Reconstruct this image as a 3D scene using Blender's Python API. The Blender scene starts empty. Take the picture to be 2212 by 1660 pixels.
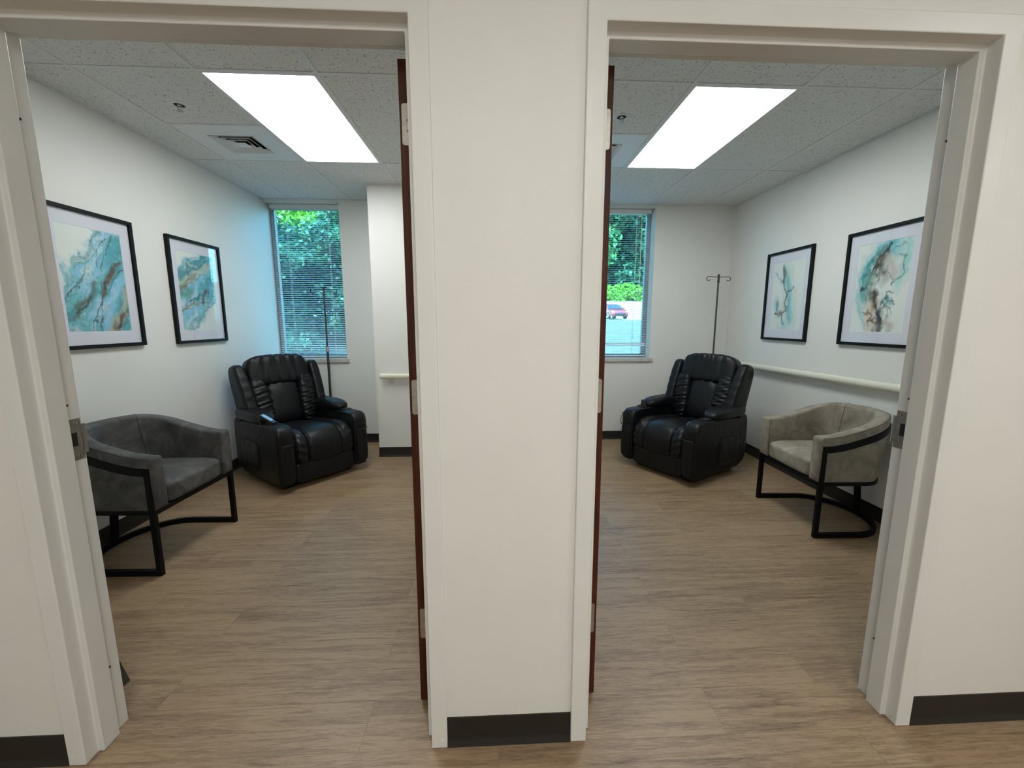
import bpy, bmesh, math, random
import numpy as np
from mathutils import Matrix, Vector
PI = math.pi
S = bpy.context.scene
COL = S.collection
random.seed(7)
rng = np.random.default_rng(11)

# ------------------------------------------------------------------ camera
F_PX, YAW, PITCH, ROLL = 881.43, 0.04851, 0.14731, 0.00162
CAM = Vector((0.0, -1.149, 1.3735))
cam_d = bpy.data.cameras.new('camera')
cam = bpy.data.objects.new('camera', cam_d)
COL.objects.link(cam)
fwd = Vector((math.sin(YAW) * math.cos(PITCH), math.cos(YAW) * math.cos(PITCH), -math.sin(PITCH)))
rgt = Vector((math.cos(YAW), -math.sin(YAW), 0))
upv = rgt.cross(fwd)
r2 = math.cos(ROLL) * rgt + math.sin(ROLL) * upv
u2 = -math.sin(ROLL) * rgt + math.cos(ROLL) * upv
cam.matrix_world = Matrix(((r2.x, u2.x, -fwd.x, CAM.x), (r2.y, u2.y, -fwd.y, CAM.y), (r2.z, u2.z, -fwd.z, CAM.z), (0, 0, 0, 1)))
cam_d.sensor_width = 36.0
cam_d.sensor_fit = 'HORIZONTAL'
cam_d.lens = F_PX / 2212 * 36.0
cam_d.shift_x = -9.556 / 2212
cam_d.shift_y = -4.006 / 2212
cam_d.clip_start = 0.02
cam_d.clip_end = 400
S.camera = cam

# ------------------------------------------------------------------ world, sun, hall lamps and fill, exposure
S.view_settings.view_transform = 'Standard'
S.view_settings.look = 'None'
S.view_settings.gamma = 1.0
S.view_settings.exposure = 0.0
S.view_settings.use_curve_mapping = False
SKY_STRENGTH = 2.15
SUN_STRENGTH = 23.0
HALL_W = 25.0
PANEL_E = 14.2
world = bpy.data.worlds.new('sky')
S.world = world
world.use_nodes = True
wn = world.node_tree
wn.nodes.clear()
wo = wn.nodes.new('ShaderNodeOutputWorld')
wb = wn.nodes.new('ShaderNodeBackground')
sky = wn.nodes.new('ShaderNodeTexSky')
sky.sky_type = 'NISHITA'
sky.sun_disc = False
sky.sun_elevation = math.radians(52)
sky.sun_rotation = math.radians(200)
sky.air_density = 1.0
sky.dust_density = 1.5
wb.inputs['Strength'].default_value = SKY_STRENGTH
wn.links.new(sky.outputs[0], wb.inputs['Color'])
wn.links.new(wb.outputs[0], wo.inputs['Surface'])
sd = bpy.data.lights.new('sun', 'SUN')
sd.energy = SUN_STRENGTH
sd.angle = math.radians(1.0)
sd.color = (1.0, 0.96, 0.88)
sun = bpy.data.objects.new('sun', sd)
COL.objects.link(sun)
sun.rotation_euler = (math.radians(42), 0, math.radians(-25))   # sun stands behind the building, high
def area(name, loc, sx, sy, watts, color, spread=180):
    l = bpy.data.lights.new(name, 'AREA')
    l.shape = 'RECTANGLE'; l.size = sx; l.size_y = sy; l.energy = watts; l.color = color
    l.spread = math.radians(spread)
    o = bpy.data.objects.new(name, l)
    o.location = loc
    COL.objects.link(o)
    return o
for hx, hy, hk in ((-3.4, -2.1, 0.8), (0.2, -2.1, 1.62), (2.1, -1.35, 0.55), (3.8, -2.1, 0.7)):  # unseen; end ones added as fill, right-hand one to brighten the left jamb
    area('hall_lamp_and_fill', (hx, hy, 2.63), 0.6, 1.2, HALL_W * hk, (0.98, 1.0, 0.985))

# ------------------------------------------------------------------ helpers
def tag(o, label, cat, group=None):
    o['label'] = label
    o['category'] = cat
    if group: o['group'] = group
    return o
def thing(name, label, cat, loc=(0, 0, 0), rz=0.0, group=None):
    o = bpy.data.objects.new(name, None)
    o.empty_display_size = 0.1
    COL.objects.link(o)
    o.location = loc
    o.rotation_euler = (0, 0, rz)
    return tag(o, label, cat, group)
class MB:
    def __init__(s):
        s.v = []; s.f = []; s.n = 0
    def add(s, verts, faces):
        verts = np.asarray(verts, float).reshape(-1, 3)
        s.v.append(verts)
        b = s.n
        s.f.extend([tuple(int(i) + b for i in q) for q in faces])
        s.n += len(verts)
        return s
    def box(s, x0, x1, y0, y1, z0, z1):
        v = [(x, y, z) for x in (x0, x1) for y in (y0, y1) for z in (z0, z1)]
        return s.add(v, [(0, 1, 3, 2), (4, 6, 7, 5), (0, 4, 5, 1), (2, 3, 7, 6), (0, 2, 6, 4), (1, 5, 7, 3)])
    def prism(s, poly, axis, a0, a1):
        """poly: list of 2D points; axis 0,1,2 = the extrusion axis; the 2D coords fill the remaining axes in order"""
        n = len(poly)
        def pt(p, a):
            q = list(p); q.insert(axis, a); return q
        v = [pt(p, a0) for p in poly] + [pt(p, a1) for p in poly]
        f = [(i, (i + 1) % n, (i + 1) % n + n, i + n) for i in range(n)]
        f += [tuple(range(n - 1, -1, -1)), tuple(range(n, 2 * n))]
        return s.add(v, f)
    def cushion(s, c, half, n=5.0, seg=12, fn=None):
        idx = {}; V = []; Fc = []
        def g(p):
            k = tuple(np.round(p, 5))
            if k not in idx:
                idx[k] = len(V); V.append(p)
            return idx[k]
        for ax in range(3):
            for sg in (-1, 1):
                a, b = [i for i in range(3) if i != ax]
                for i in range(seg):
                    for j in range(seg):
                        q = []
                        for (ii, jj) in ((i, j), (i + 1, j), (i + 1, j + 1), (i, j + 1)):
                            p = np.zeros(3); p[ax] = sg
                            p[a] = math.tan((2 * ii / seg - 1) * PI / 4) ; p[b] = math.tan((2 * jj / seg - 1) * PI / 4)
                            q.append(g(p))
                        if (sg > 0) == (ax == 1): q = q[::-1]
                        Fc.append(tuple(q))
        P = np.array(V)
        r = (np.abs(P) ** n).sum(1) ** (1.0 / n)
        P = P / r[:, None]
        if fn is not None: P = fn(P.copy())
        return s.add(P * np.array(half) + np.array(c), Fc)
    def tube(s, pts, r, n=10, cap=True, closed=False):
        pts = [Vector(p) for p in pts]
        m = len(pts)
        rs = r if hasattr(r, '__len__') else [r] * m
        prev = None; V = []
        for i, p in enumerate(pts):
            if closed: t = (pts[(i + 1) % m] - pts[i - 1]).normalized()
            else: t = (pts[min(i + 1, m - 1)] - pts[max(i - 1, 0)]).normalized()
            if prev is None:
                a = Vector((0, 0, 1)) if abs(t.z) < 0.9 else Vector((1, 0, 0))
                x = t.cross(a).normalized()
            else:
                x = (prev - t * prev.dot(t)).normalized()
            prev = x
            y = t.cross(x)
            for k in range(n):
                an = 2 * PI * k / n
                V.append(p + (x * math.cos(an) + y * math.sin(an)) * rs[i])
        Fc = []
        for i in range(m if closed else m - 1):
            for k in range(n):
                a = i * n + k; b = i * n + (k + 1) % n; c = ((i + 1) % m) * n + (k + 1) % n; d = ((i + 1) % m) * n + k
                Fc.append((a, b, c, d))
        if cap and not closed:
            Fc.append(tuple(range(n - 1, -1, -1))); Fc.append(tuple((m - 1) * n + k for k in range(n)))
        return s.add([tuple(v) for v in V], Fc)
    def bar(s, pts, w, h, side=None):
        """rectangular bar along pts; w measured along horizontal normal, h along the other"""
        pts = [Vector(p) for p in pts]; m = len(pts); V = []
        for i, p in enumerate(pts):
            if i == 0: t0 = t1 = (pts[1] - pts[0]).normalized()
            elif i == m - 1: t0 = t1 = (pts[-1] - pts[-2]).normalized()
            else: t0 = (pts[i] - pts[i - 1]).normalized(); t1 = (pts[i + 1] - pts[i]).normalized()
            t = (t0 + t1).normalized()
            up = Vector((0, 0, 1)) if abs(t.z) < 0.8 else None
            if side is not None:
                x = Vector(side[i]); x = (x - t * x.dot(t)).normalized()
            else:
                x = t.cross(up).normalized()
            y = x.cross(t).normalized()
            k = 1.0 / max(0.5, t.dot(t1))
            bend = (t1 - t0)
            for (a, b) in ((-1, -1), (1, -1), (1, 1), (-1, 1)):
                o = x * (a * w / 2) + y * (b * h / 2)
                if bend.length > 1e-6:
                    bn = bend.normalized(); o = o + bn * (o.dot(bn) * (k - 1))
                V.append(p + o)
        Fc = []
        for i in range(m - 1):
            for k in range(4):
                Fc.append((i * 4 + k, i * 4 + (k + 1) % 4, (i + 1) * 4 + (k + 1) % 4, (i + 1) * 4 + k))
        Fc.append((3, 2, 1, 0)); Fc.append(tuple((m - 1) * 4 + k for k in range(4)))
        return s.add([tuple(v) for v in V], Fc)
    def lathe(s, prof, c=(0, 0, 0), n=24, axis=2):
        V = []
        for (r, h) in prof:
            for k in range(n):
                a = 2 * PI * k / n
                p = [r * math.cos(a), r * math.sin(a)]
                p.insert(axis, h)
                V.append((p[0] + c[0], p[1] + c[1], p[2] + c[2]))
        Fc = [(i * n + k, i * n + (k + 1) % n, (i + 1) * n + (k + 1) % n, (i + 1) * n + k) for i in range(len(prof) - 1) for k in range(n)]
        Fc.append(tuple(range(n - 1, -1, -1))); Fc.append(tuple((len(prof) - 1) * n + k for k in range(n)))
        return s.add(V, Fc)
    def grid(s, P, closed_u=False):
        nu, nv = P.shape[:2]
        Fc = [(i * nv + j, ((i + 1) % nu) * nv + j, ((i + 1) % nu) * nv + j + 1, i * nv + j + 1) for i in range(nu if closed_u else nu - 1) for j in range(nv - 1)]
        return s.add(P.reshape(-1, 3), Fc)
    def build(s, name, m, parent=None, smooth=35, bevel=0.0, bseg=2, fix=True, sub=0):
        me = bpy.data.meshes.new(name)
        me.from_pydata(np.concatenate(s.v).tolist(), [], s.f)
        if fix:
            bm = bmesh.new(); bm.from_mesh(me)
            bmesh.ops.recalc_face_normals(bm, faces=bm.faces[:])
            bm.to_mesh(me); bm.free()
        me.materials.append(m)
        o = bpy.data.objects.new(name, me)
        COL.objects.link(o)
        if parent is not None: o.parent = parent
        if bevel > 0:
            b = o.modifiers.new('bevel', 'BEVEL'); b.width = bevel; b.segments = bseg; b.limit_method = 'ANGLE'; b.angle_limit = math.radians(40)
            b.harden_normals = False
        if sub:
            q = o.modifiers.new('sub', 'SUBSURF'); q.levels = sub; q.render_levels = sub
        if smooth:
            me.polygons.foreach_set('use_smooth', [True] * len(me.polygons))
            if smooth < 180: me.set_sharp_from_angle(angle=math.radians(smooth))
        return o
def struct(o):
    o['kind'] = 'structure'
    return o
def dup(root, loc, rz, name=None):
    r = root.copy(); COL.objects.link(r); r.location = loc; r.rotation_euler = (0, 0, rz)
    for ch in list(root.children):
        c = ch.copy(); COL.objects.link(c); c.parent = r
        for g in list(ch.children):
            d = g.copy(); COL.objects.link(d); d.parent = c
    return r

# ------------------------------------------------------------------ materials
class NM:
    def __init__(s, name):
        s.m = bpy.data.materials.new(name); s.m.use_nodes = True
        s.t = s.m.node_tree; s.t.nodes.clear()
        s.out = s.n('ShaderNodeOutputMaterial'); s.b = s.n('ShaderNodeBsdfPrincipled')
        s.l(s.b.outputs[0], s.out.inputs[0])
    def n(s, typ, **kw):
        q = s.t.nodes.new(typ)
        for k, v in kw.items():
            if hasattr(q, k): setattr(q, k, v)
            else: q.inputs[k].default_value = v
        return q
    def l(s, a, b): s.t.links.new(a, b)
    def coord(s, scale=(1, 1, 1), kind='Object', rot=(0, 0, 0)):
        c = s.n('ShaderNodeTexCoord'); mp = s.n('ShaderNodeMapping')
        mp.inputs['Scale'].default_value = scale; mp.inputs['Rotation'].default_value = rot
        s.l(c.outputs[kind], mp.inputs[0]); return mp.outputs[0]
    def noise(s, vec, scale, detail=4, rough=0.55, dist=0.0):
        q = s.n('ShaderNodeTexNoise'); q.inputs['Scale'].default_value = scale; q.inputs['Detail'].default_value = detail
        q.inputs['Roughness'].default_value = rough; q.inputs['Distortion'].default_value = dist
        s.l(vec, q.inputs['Vector']); return q.outputs['Fac']
    def ramp(s, fac, stops):
        q = s.n('ShaderNodeValToRGB'); e = q.color_ramp.elements
        while len(e) < len(stops): e.new(0.5)
        for i, (p, c) in enumerate(stops):
            e[i].position = p; e[i].color = tuple(c) + (1,) if len(c) == 3 else c
        s.l(fac, q.inputs[0]); return q.outputs[0]
    def bump(s, h, strength, dist=0.01):
        q = s.n('ShaderNodeBump'); q.inputs['Strength'].default_value = strength; q.inputs['Distance'].default_value = dist
        s.l(h, q.inputs['Height']); s.l(q.outputs[0], s.b.inputs['Normal']); return q
    def set(s, **kw):
        for k, v in kw.items():
            k = k.replace('_', ' ')
            s.b.inputs[k].default_value = v if not (isinstance(v, tuple) and len(v) == 3) else v + (1,)
        return s
def simple(name, col, rough=0.5, metal=0.0, var=0.06, nscale=30, bump=0.0, bscale=200, spec=0.5, coat=0.0):
    k = NM(name); k.set(Roughness=rough, Metallic=metal)
    k.b.inputs['Specular IOR Level'].default_value = spec
    k.b.inputs['Coat Weight'].default_value = coat
    v = k.coord()
    f = k.noise(v, nscale, 3)
    c0 = tuple(max(0, x * (1 - var)) for x in col); c1 = tuple(min(1, x * (1 + var)) for x in col)
    k.l(k.ramp(f, [(0.3, c0), (0.7, c1)]), k.b.inputs['Base Color'])
    if bump > 0: k.bump(k.noise(v, bscale, 3), bump, 0.002)
    return k.m

M = {}
def mat_wall(name, col):
    k = NM(name); k.set(Roughness=0.55); v = k.coord()
    f = k.noise(v, 3.0, 2)
    k.l(k.ramp(f, [(0.3, tuple(x * 0.985 for x in col)), (0.7, tuple(min(1, x * 1.015) for x in col))]), k.b.inputs['Base Color'])
    a = k.noise(v, 260, 2, 0.6)
    k.bump(a, 0.22, 0.0015)
    return k.m
M['wall'] = mat_wall('wall_paint', (0.76, 0.745, 0.70))
M['frame'] = simple('frame_paint', (0.745, 0.735, 0.70), 0.32, var=0.015, nscale=4, bump=0.12, bscale=240)
M['base'] = simple('vinyl_base', (0.019, 0.016, 0.0125), 0.45, var=0.1, nscale=8, spec=0.35)
M['grid'] = simple('grid_paint', (0.68, 0.68, 0.66), 0.5, var=0.02)
M['black_metal'] = simple('black_metal', (0.0035, 0.0035, 0.004), 0.55, var=0.1, bump=0.1, bscale=400, spec=0.16)
M['black_plastic'] = simple('black_plastic', (0.010, 0.010, 0.011), 0.35, var=0.1)
M['frame_black'] = simple('black_frame', (0.005, 0.005, 0.006), 0.5, var=0.2, spec=0.2)
M['mat_board'] = simple('mat_board', (0.74, 0.72, 0.78), 0.9, var=0.01)
M['cream'] = simple('cream_vinyl', (0.74, 0.72, 0.60), 0.4, var=0.02)
M['steel'] = simple('satin_steel', (0.46, 0.43, 0.38), 0.38, 1.0, var=0.12, nscale=60)
M['chrome'] = simple('chrome', (0.75, 0.73, 0.70), 0.18, 1.0, var=0.02)
M['pole_grey'] = simple('pole_grey', (0.10, 0.105, 0.11), 0.32, 0.9, var=0.1)
M['pole_light'] = simple('clamp_grey', (0.38, 0.40, 0.41), 0.45, 0.2)
M['white_plastic'] = simple('white_plastic', (0.78, 0.77, 0.72), 0.4, var=0.02)
M['white_metal'] = simple('white_enamel', (0.72, 0.73, 0.72), 0.42, var=0.02)
M['dark_hole'] = simple('dark_recess', (0.01, 0.01, 0.011), 0.8)
M['alu'] = simple('window_aluminium', (0.34, 0.36, 0.36), 0.42, 0.5, var=0.04)
M['slat'] = simple('blind_slat', (0.72, 0.73, 0.70), 0.4, var=0.02)
M['cord'] = simple('blind_cord', (0.75, 0.76, 0.74), 0.7)
M['bin'] = simple('olive_plastic', (0.045, 0.045, 0.032), 0.5, var=0.1)
M['screen'] = simple('remote_face', (0.22, 0.42, 0.58), 0.3, var=0.05)
M['rubber'] = simple('rubber', (0.012, 0.012, 0.012), 0.8)
M['red_paint'] = simple('car_red', (0.32, 0.012, 0.02), 0.25, 0.1, coat=1.0, var=0.03)
M['car_glass'] = simple('car_glass', (0.02, 0.025, 0.03), 0.05)
M['car_lamp'] = simple('car_lamp', (0.75, 0.78, 0.8), 0.12)

# stone sill
k = NM('sill_stone'); v = k.coord(); k.set(Roughness=0.35)
k.l(k.ramp(k.noise(v, 22, 6, 0.6, 0.6), [(0.3, (0.42, 0.39, 0.34)), (0.55, (0.58, 0.55, 0.49)), (0.75, (0.5, 0.46, 0.4))]), k.b.inputs['Base Color'])
M['stone'] = k.m

# vinyl plank floor: planks run along x
k = NM('vinyl_planks'); k.set(Roughness=0.44)
v = k.coord()
br = k.n('ShaderNodeTexBrick'); br.offset = 0.37; br.squash = 1.0
for nme, val in (('Scale', 1.0), ('Mortar Size', 0.0011), ('Mortar Smooth', 0.2), ('Brick Width', 1.22), ('Row Height', 0.178), ('Bias', 0.0)): br.inputs[nme].default_value = val
br.inputs['Color1'].default_value = (0, 0, 0, 1); br.inputs['Color2'].default_value = (1, 1, 1, 1); br.inputs['Mortar'].default_value = (0.5, 0.5, 0.5, 1)
k.l(v, br.inputs['Vector'])
sc = k.n('ShaderNodeVectorMath', operation='SCALE'); sc.inputs['Scale'].default_value = 7.0
k.l(br.outputs['Color'], sc.inputs[0])
ad = k.n('ShaderNodeVectorMath', operation='ADD')
k.l(v, ad.inputs[0]); k.l(sc.outputs[0], ad.inputs[1])
def stretch(scale):
    mp = k.n('ShaderNodeMapping'); mp.inputs['Scale'].default_value = scale; k.l(ad.outputs[0], mp.inputs[0]); return mp.outputs[0]
g1 = k.noise(stretch((1.1, 17, 1)), 2.2, 7, 0.66, 0.7)
g2 = k.noise(stretch((7.0, 62, 1)), 2.6, 7, 0.75, 0.6)
g3 = k.noise(stretch((1, 2.2, 1)), 1.3, 3, 0.5)
mx = k.n('ShaderNodeMath', operation='MULTIPLY_ADD'); k.l(g2, mx.inputs[0]); mx.inputs[1].default_value = 0.60; 
m2 = k.n('ShaderNodeMath', operation='MULTIPLY'); k.l(g1, m2.inputs[0]); m2.inputs[1].default_value = 0.62
k.l(m2.outputs[0], mx.inputs[2])
m3 = k.n('ShaderNodeMath', operation='MULTIPLY_ADD'); k.l(g3, m3.inputs[0]); m3.inputs[1].default_value = 0.22; k.l(mx.outputs[0], m3.inputs[2])
sp = k.n('ShaderNodeSeparateColor'); k.l(br.outputs['Color'], sp.inputs[0])
m4 = k.n('ShaderNodeMath', operation='MULTIPLY_ADD'); k.l(sp.outputs[0], m4.inputs[0]); m4.inputs[1].default_value = 0.035; k.l(m3.outputs[0], m4.inputs[2])
colr = k.ramp(m4.outputs[0], [(0.50, (0.078, 0.045, 0.023)), (0.60, (0.166, 0.104, 0.058)), (0.69, (0.240, 0.157, 0.089)), (0.80, (0.335, 0.230, 0.134))])
mm = k.n('ShaderNodeMix', data_type='RGBA'); mm.blend_type = 'MULTIPLY'
k.l(br.outputs['Fac'], mm.inputs[0]); k.l(colr, mm.inputs[6]); mm.inputs[7].default_value = (0.72, 0.70, 0.68, 1)
k.l(mm.outputs[2], k.b.inputs['Base Color'])
k.bump(g2, 0.10, 0.002)
M['floor'] = k.m

# fissured ceiling tile
k = NM('ceiling_tile'); k.set(Roughness=0.9); v = k.coord()
f1 = k.noise(v, 95, 2, 0.5, 0.6); f2 = k.noise(v, 38, 3, 0.6)
mk = k.n('ShaderNodeMath', operation='MULTIPLY_ADD'); k.l(f2, mk.inputs[0]); mk.inputs[1].default_value = 0.35; k.l(f1, mk.inputs[2])
k.l(k.ramp(mk.outputs[0], [(0.50, (0.34, 0.34, 0.32)), (0.565, (0.70, 0.70, 0.675)), (1.0, (0.74, 0.74, 0.715))]), k.b.inputs['Base Color'])
k.bump(mk.outputs[0], 0.35, 0.003)
M['tile'] = k.m

# mahogany door
k = NM('mahogany'); k.set(Roughness=0.45); k.b.inputs['Specular IOR Level'].default_value = 0.25; v = k.coord((18, 18, 1.0))
k.l(k.ramp(k.noise(v, 3.0, 6, 0.6, 0.6), [(0.3, (0.028, 0.006, 0.0025)), (0.5, (0.060, 0.0135, 0.0055)), (0.72, (0.105, 0.027, 0.011))]), k.b.inputs['Base Color'])
M['wood'] = k.m

# black leather
k = NM('black_leather'); v = k.coord(); k.set(Roughness=0.42)
k.b.inputs['Specular IOR Level'].default_value = 0.30
k.l(k.ramp(k.noise(v, 9, 3), [(0.3, (0.0030, 0.0034, 0.0042)), (0.7, (0.0055, 0.006, 0.007))]), k.b.inputs['Base Color'])
vo = k.n('ShaderNodeTexVoronoi'); vo.inputs['Scale'].default_value = 260; k.l(v, vo.inputs['Vector'])
wr = k.noise(v, 14, 4, 0.6, 0.8)
ma = k.n('ShaderNodeMath', operation='MULTIPLY_ADD'); k.l(vo.outputs['Distance'], ma.inputs[0]); ma.inputs[1].default_value = 0.10; k.l(wr, ma.inputs[2])
k.bump(ma.outputs[0], 0.30, 0.012)
M['leather'] = k.m

def suede(name, dark, mid, light):
    k = NM(name); v = k.coord(); k.set(Roughness=0.72)
    k.b.inputs['Specular IOR Level'].default_value = 0.3
    f = k.noise(v, 9, 7, 0.68, 0.7)
    k.l(k.ramp(f, [(0.30, dark), (0.52, mid), (0.74, light)]), k.b.inputs['Base Color'])
    k.bump(k.noise(v, 160, 3), 0.15, 0.003)
    return k.m
M['suede_grey'] = suede('grey_suede', (0.046, 0.045, 0.043), (0.080, 0.078, 0.074), (0.140, 0.136, 0.129))
M['suede_taupe'] = suede('taupe_suede', (0.178, 0.150, 0.116), (0.285, 0.246, 0.196), (0.400, 0.352, 0.288))
M['stitch_grey'] = simple('stitch_grey', (0.035, 0.034, 0.033), 0.8)
M['stitch_taupe'] = simple('stitch_taupe', (0.085, 0.075, 0.065), 0.8)

# tinted glazing: a thin pane
def pane_mat(name, tint, refl):
    k = NM(name); k.t.nodes.remove(k.b)
    tr = k.n('ShaderNodeBsdfTransparent'); tr.inputs[0].default_value = tint + (1,)
    gl = k.n('ShaderNodeBsdfGlossy'); gl.inputs['Roughness'].default_value = 0.02
    lw = k.n('ShaderNodeLayerWeight'); lw.inputs['Blend'].default_value = 0.5
    p5 = k.n('ShaderNodeMath', operation='POWER'); k.l(lw.outputs['Facing'], p5.inputs[0]); p5.inputs[1].default_value = 4.0
    fr = k.n('ShaderNodeMath', operation='MULTIPLY_ADD'); k.l(p5.outputs[0], fr.inputs[0]); fr.inputs[1].default_value = 0.9; fr.inputs[2].default_value = refl
    mx = k.n('ShaderNodeMixShader'); k.l(fr.outputs[0], mx.inputs[0]); k.l(tr.outputs[0], mx.inputs[1]); k.l(gl.outputs[0], mx.inputs[2])
    k.l(mx.outputs[0], k.out.inputs[0])
    return k.m
M['window_glass'] = pane_mat('tinted_glass', (0.52, 0.90, 0.98), 0.03)
M['picture_glass'] = pane_mat('picture_glass', (0.97, 0.98, 0.98), 0.02)

# light diffuser
k = NM('lit_diffuser'); k.set(Roughness=0.5)
k.b.inputs['Emission Color'].default_value = (0.93, 0.99, 1.0, 1); k.b.inputs['Emission Strength'].default_value = PANEL_E
M['lit'] = k.m

# foliage
def leafmat(name, c0, c1, c2):
    k = NM(name); k.set(Roughness=0.5); v = k.coord()
    col = k.ramp(k.noise(v, 2.2, 5, 0.7), [(0.32, c0), (0.5, c1), (0.68, c2)])
    k.l(col, k.b.inputs['Base Color'])
    tl = k.n('ShaderNodeBsdfTranslucent'); k.l(col, tl.inputs[0])
    mx = k.n('ShaderNodeMixShader'); mx.inputs[0].default_value = 0.35
    k.l(k.b.outputs[0], mx.inputs[1]); k.l(tl.outputs[0], mx.inputs[2]); k.l(mx.outputs[0], k.out.inputs[0])
    return k.m
M['leaf_dark'] = leafmat('leaf_dark', (0.008, 0.026, 0.014), (0.024, 0.072, 0.034), (0.075, 0.18, 0.065))  # albedo lowered so shade on the left window's trees is in the colour
M['leaf_bright'] = leafmat('leaf_bright', (0.04, 0.12, 0.045), (0.10, 0.25, 0.085), (0.25, 0.42, 0.12))
M['leaf_hedge'] = leafmat('leaf_hedge', (0.06, 0.15, 0.012), (0.17, 0.33, 0.02), (0.32, 0.48, 0.04))
M['leaf_mid'] = leafmat('leaf_mid', (0.012, 0.045, 0.016), (0.045, 0.14, 0.04), (0.15, 0.32, 0.07))
M['bark'] = simple('bark', (0.05, 0.04, 0.03), 0.9, var=0.3)
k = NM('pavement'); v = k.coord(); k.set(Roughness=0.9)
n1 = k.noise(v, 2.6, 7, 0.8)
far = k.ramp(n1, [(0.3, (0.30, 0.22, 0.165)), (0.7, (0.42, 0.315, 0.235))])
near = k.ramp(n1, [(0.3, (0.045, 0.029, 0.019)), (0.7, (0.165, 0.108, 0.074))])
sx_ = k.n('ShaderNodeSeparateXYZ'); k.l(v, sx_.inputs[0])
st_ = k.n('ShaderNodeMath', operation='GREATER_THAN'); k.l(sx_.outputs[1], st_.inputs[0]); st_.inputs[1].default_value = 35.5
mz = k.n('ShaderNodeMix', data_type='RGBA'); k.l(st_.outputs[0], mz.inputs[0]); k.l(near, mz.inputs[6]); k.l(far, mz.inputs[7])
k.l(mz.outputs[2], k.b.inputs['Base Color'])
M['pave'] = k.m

# ------------------------------------------------------------------ the setting
ZC = 2.642
XL, XA, XB, XR = -1.2886, -0.2177, 0.2874, 1.3619      # door openings: left one XL..XA, right one XB..XR
HD = 2.134
D1, D2, D3, ST, FW = 0.0421, 0.0996, 0.1505, 0.0163, 0.0508
WL, WR, YB = -2.4471, 2.6487, 3.47
YR = 3.68                                               # outer face of the window wall
WF = 0.013                                              # hall wall face

b = MB(); b.add([(-4.6, -2.7, 0), (4.6, -2.7, 0), (4.6, 3.70, 0), (-4.6, 3.70, 0)], [(0, 1, 2, 3)])
b.add([(-4.6, -2.7, -0.1), (4.6, -2.7, -0.1), (4.6, 3.70, -0.1), (-4.6, 3.70, -0.1)], [(3, 2, 1, 0)])
struct(b.build('floor', M['floor'], smooth=0, fix=False))

def wall(name, boxes, m='wall'):
    q = MB()
    for bx in boxes: q.box(*bx)
    return struct(q.build(name, M[m], smooth=0))
j = 0.03
wall('wall_hall', [(-4.5, XL - j, WF, D3 - WF, 0, 2.8), (XA + j, XB - j, WF, D3 - WF, 0, 2.8), (XR + j, 4.5, WF, D3 - WF, 0, 2.8),
                   (XL - j, XA + j, WF, D3 - WF, HD + j, 2.8), (XB - j, XR + j, WF, D3 - WF, HD + j, 2.8)])
wall('wall_hall_opposite', [(-4.5, 4.5, -2.7, -2.6, 0, 2.8)])
wall('wall_hall_ends', [(-4.6, -4.5, -2.7, D3 - WF, 0, 2.8), (4.5, 4.6, -2.7, D3 - WF, 0, 2.8)])
wall('wall_left', [(WL - 0.12, WL, D3 - WF, YR, 0, 2.8)])
wall('wall_right', [(WR, WR + 0.12, D3 - WF, YR, 0, 2.8)])
wall('wall_between', [(-0.03, 0.09, D3 - WF, YR, 0, 2.8)])
LW1 = -1.662                                             # right edge of the left window recess
RW0, RW1 = 0.62, 1.757                                   # the right window recess
SZ = 0.955; HZ = 2.617
wall('wall_back_left', [(WL, LW1, YB, YR, 0, 0.925), (LW1, -0.03, YB, YR, 0, 2.8), (WL, LW1, YB, YR, HZ, 2.8)])
wall('wall_back_right', [(0.09, RW0, YB, YR, 0, 2.8), (RW0, RW1, YB, YR, 0, 0.925), (RW1, WR, YB, YR, 0, 2.8), (RW0, RW1, YB, YR, HZ, 2.8)])
wall('wall_column', [(-1.203, -0.03, 2.945, YB, 0, 2.8)])

# ceilings (tile field + exposed grid bars), one per room
def ceiling(name, x0, x1, y0, y1, gx, gy, holes=(), skip=()):
    xs = sorted(set([x0, x1] + [v for h in holes for v in h[:2]]))
    ys = sorted(set([y0, y1] + [v for h in holes for v in h[2:]]))
    q = MB()
    for i in range(len(xs) - 1):
        for jj in range(len(ys) - 1):
            cx, cy = (xs[i] + xs[i + 1]) / 2, (ys[jj] + ys[jj + 1]) / 2
            if any(h[0] < cx < h[1] and h[2] < cy < h[3] for h in holes): continue
            q.add([(xs[i], ys[jj], ZC), (xs[i + 1], ys[jj], ZC), (xs[i + 1], ys[jj + 1], ZC), (xs[i], ys[jj + 1], ZC)], [(3, 2, 1, 0)])
    q.box(x0 - 0.05, x1 + 0.05, y0 - 0.05, y1 + 0.05, ZC + 0.12, ZC + 0.15)
    c = struct(q.build(name, M['tile'], smooth=0, fix=False))
    g = MB(); hw = 0.012; zb = ZC - 0.004
    for xx in gx:
        if x0 < xx < x1: g.box(xx - hw, xx + hw, y0, y1, zb, ZC + 0.002)
    for yy in gy:
        for (a0, a1) in ([(x0, x1)]):
            if y0 < yy < y1: g.box(a0, a1, yy - hw, yy + hw, zb + 0.0006, ZC + 0.0015)
    for (a, bb, c1, d) in ((x0, x0 + 0.02, y0, y1), (x1 - 0.02, x1, y0, y1), (x0, x1, y0, y0 + 0.02), (x0, x1, y1 - 0.02, y1)):
        g.box(a, bb, c1, d, zb - 0.0006, ZC + 0.001)
    if skip:                                             # short cross bars
        for (a0, a1, yy) in skip: g.box(a0, a1, yy - hw, yy + hw, zb + 0.0006, ZC + 0.0015)
    g.build('grid_bars', M['grid'], c, smooth=0)
    return c
T = 0.6096
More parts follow.
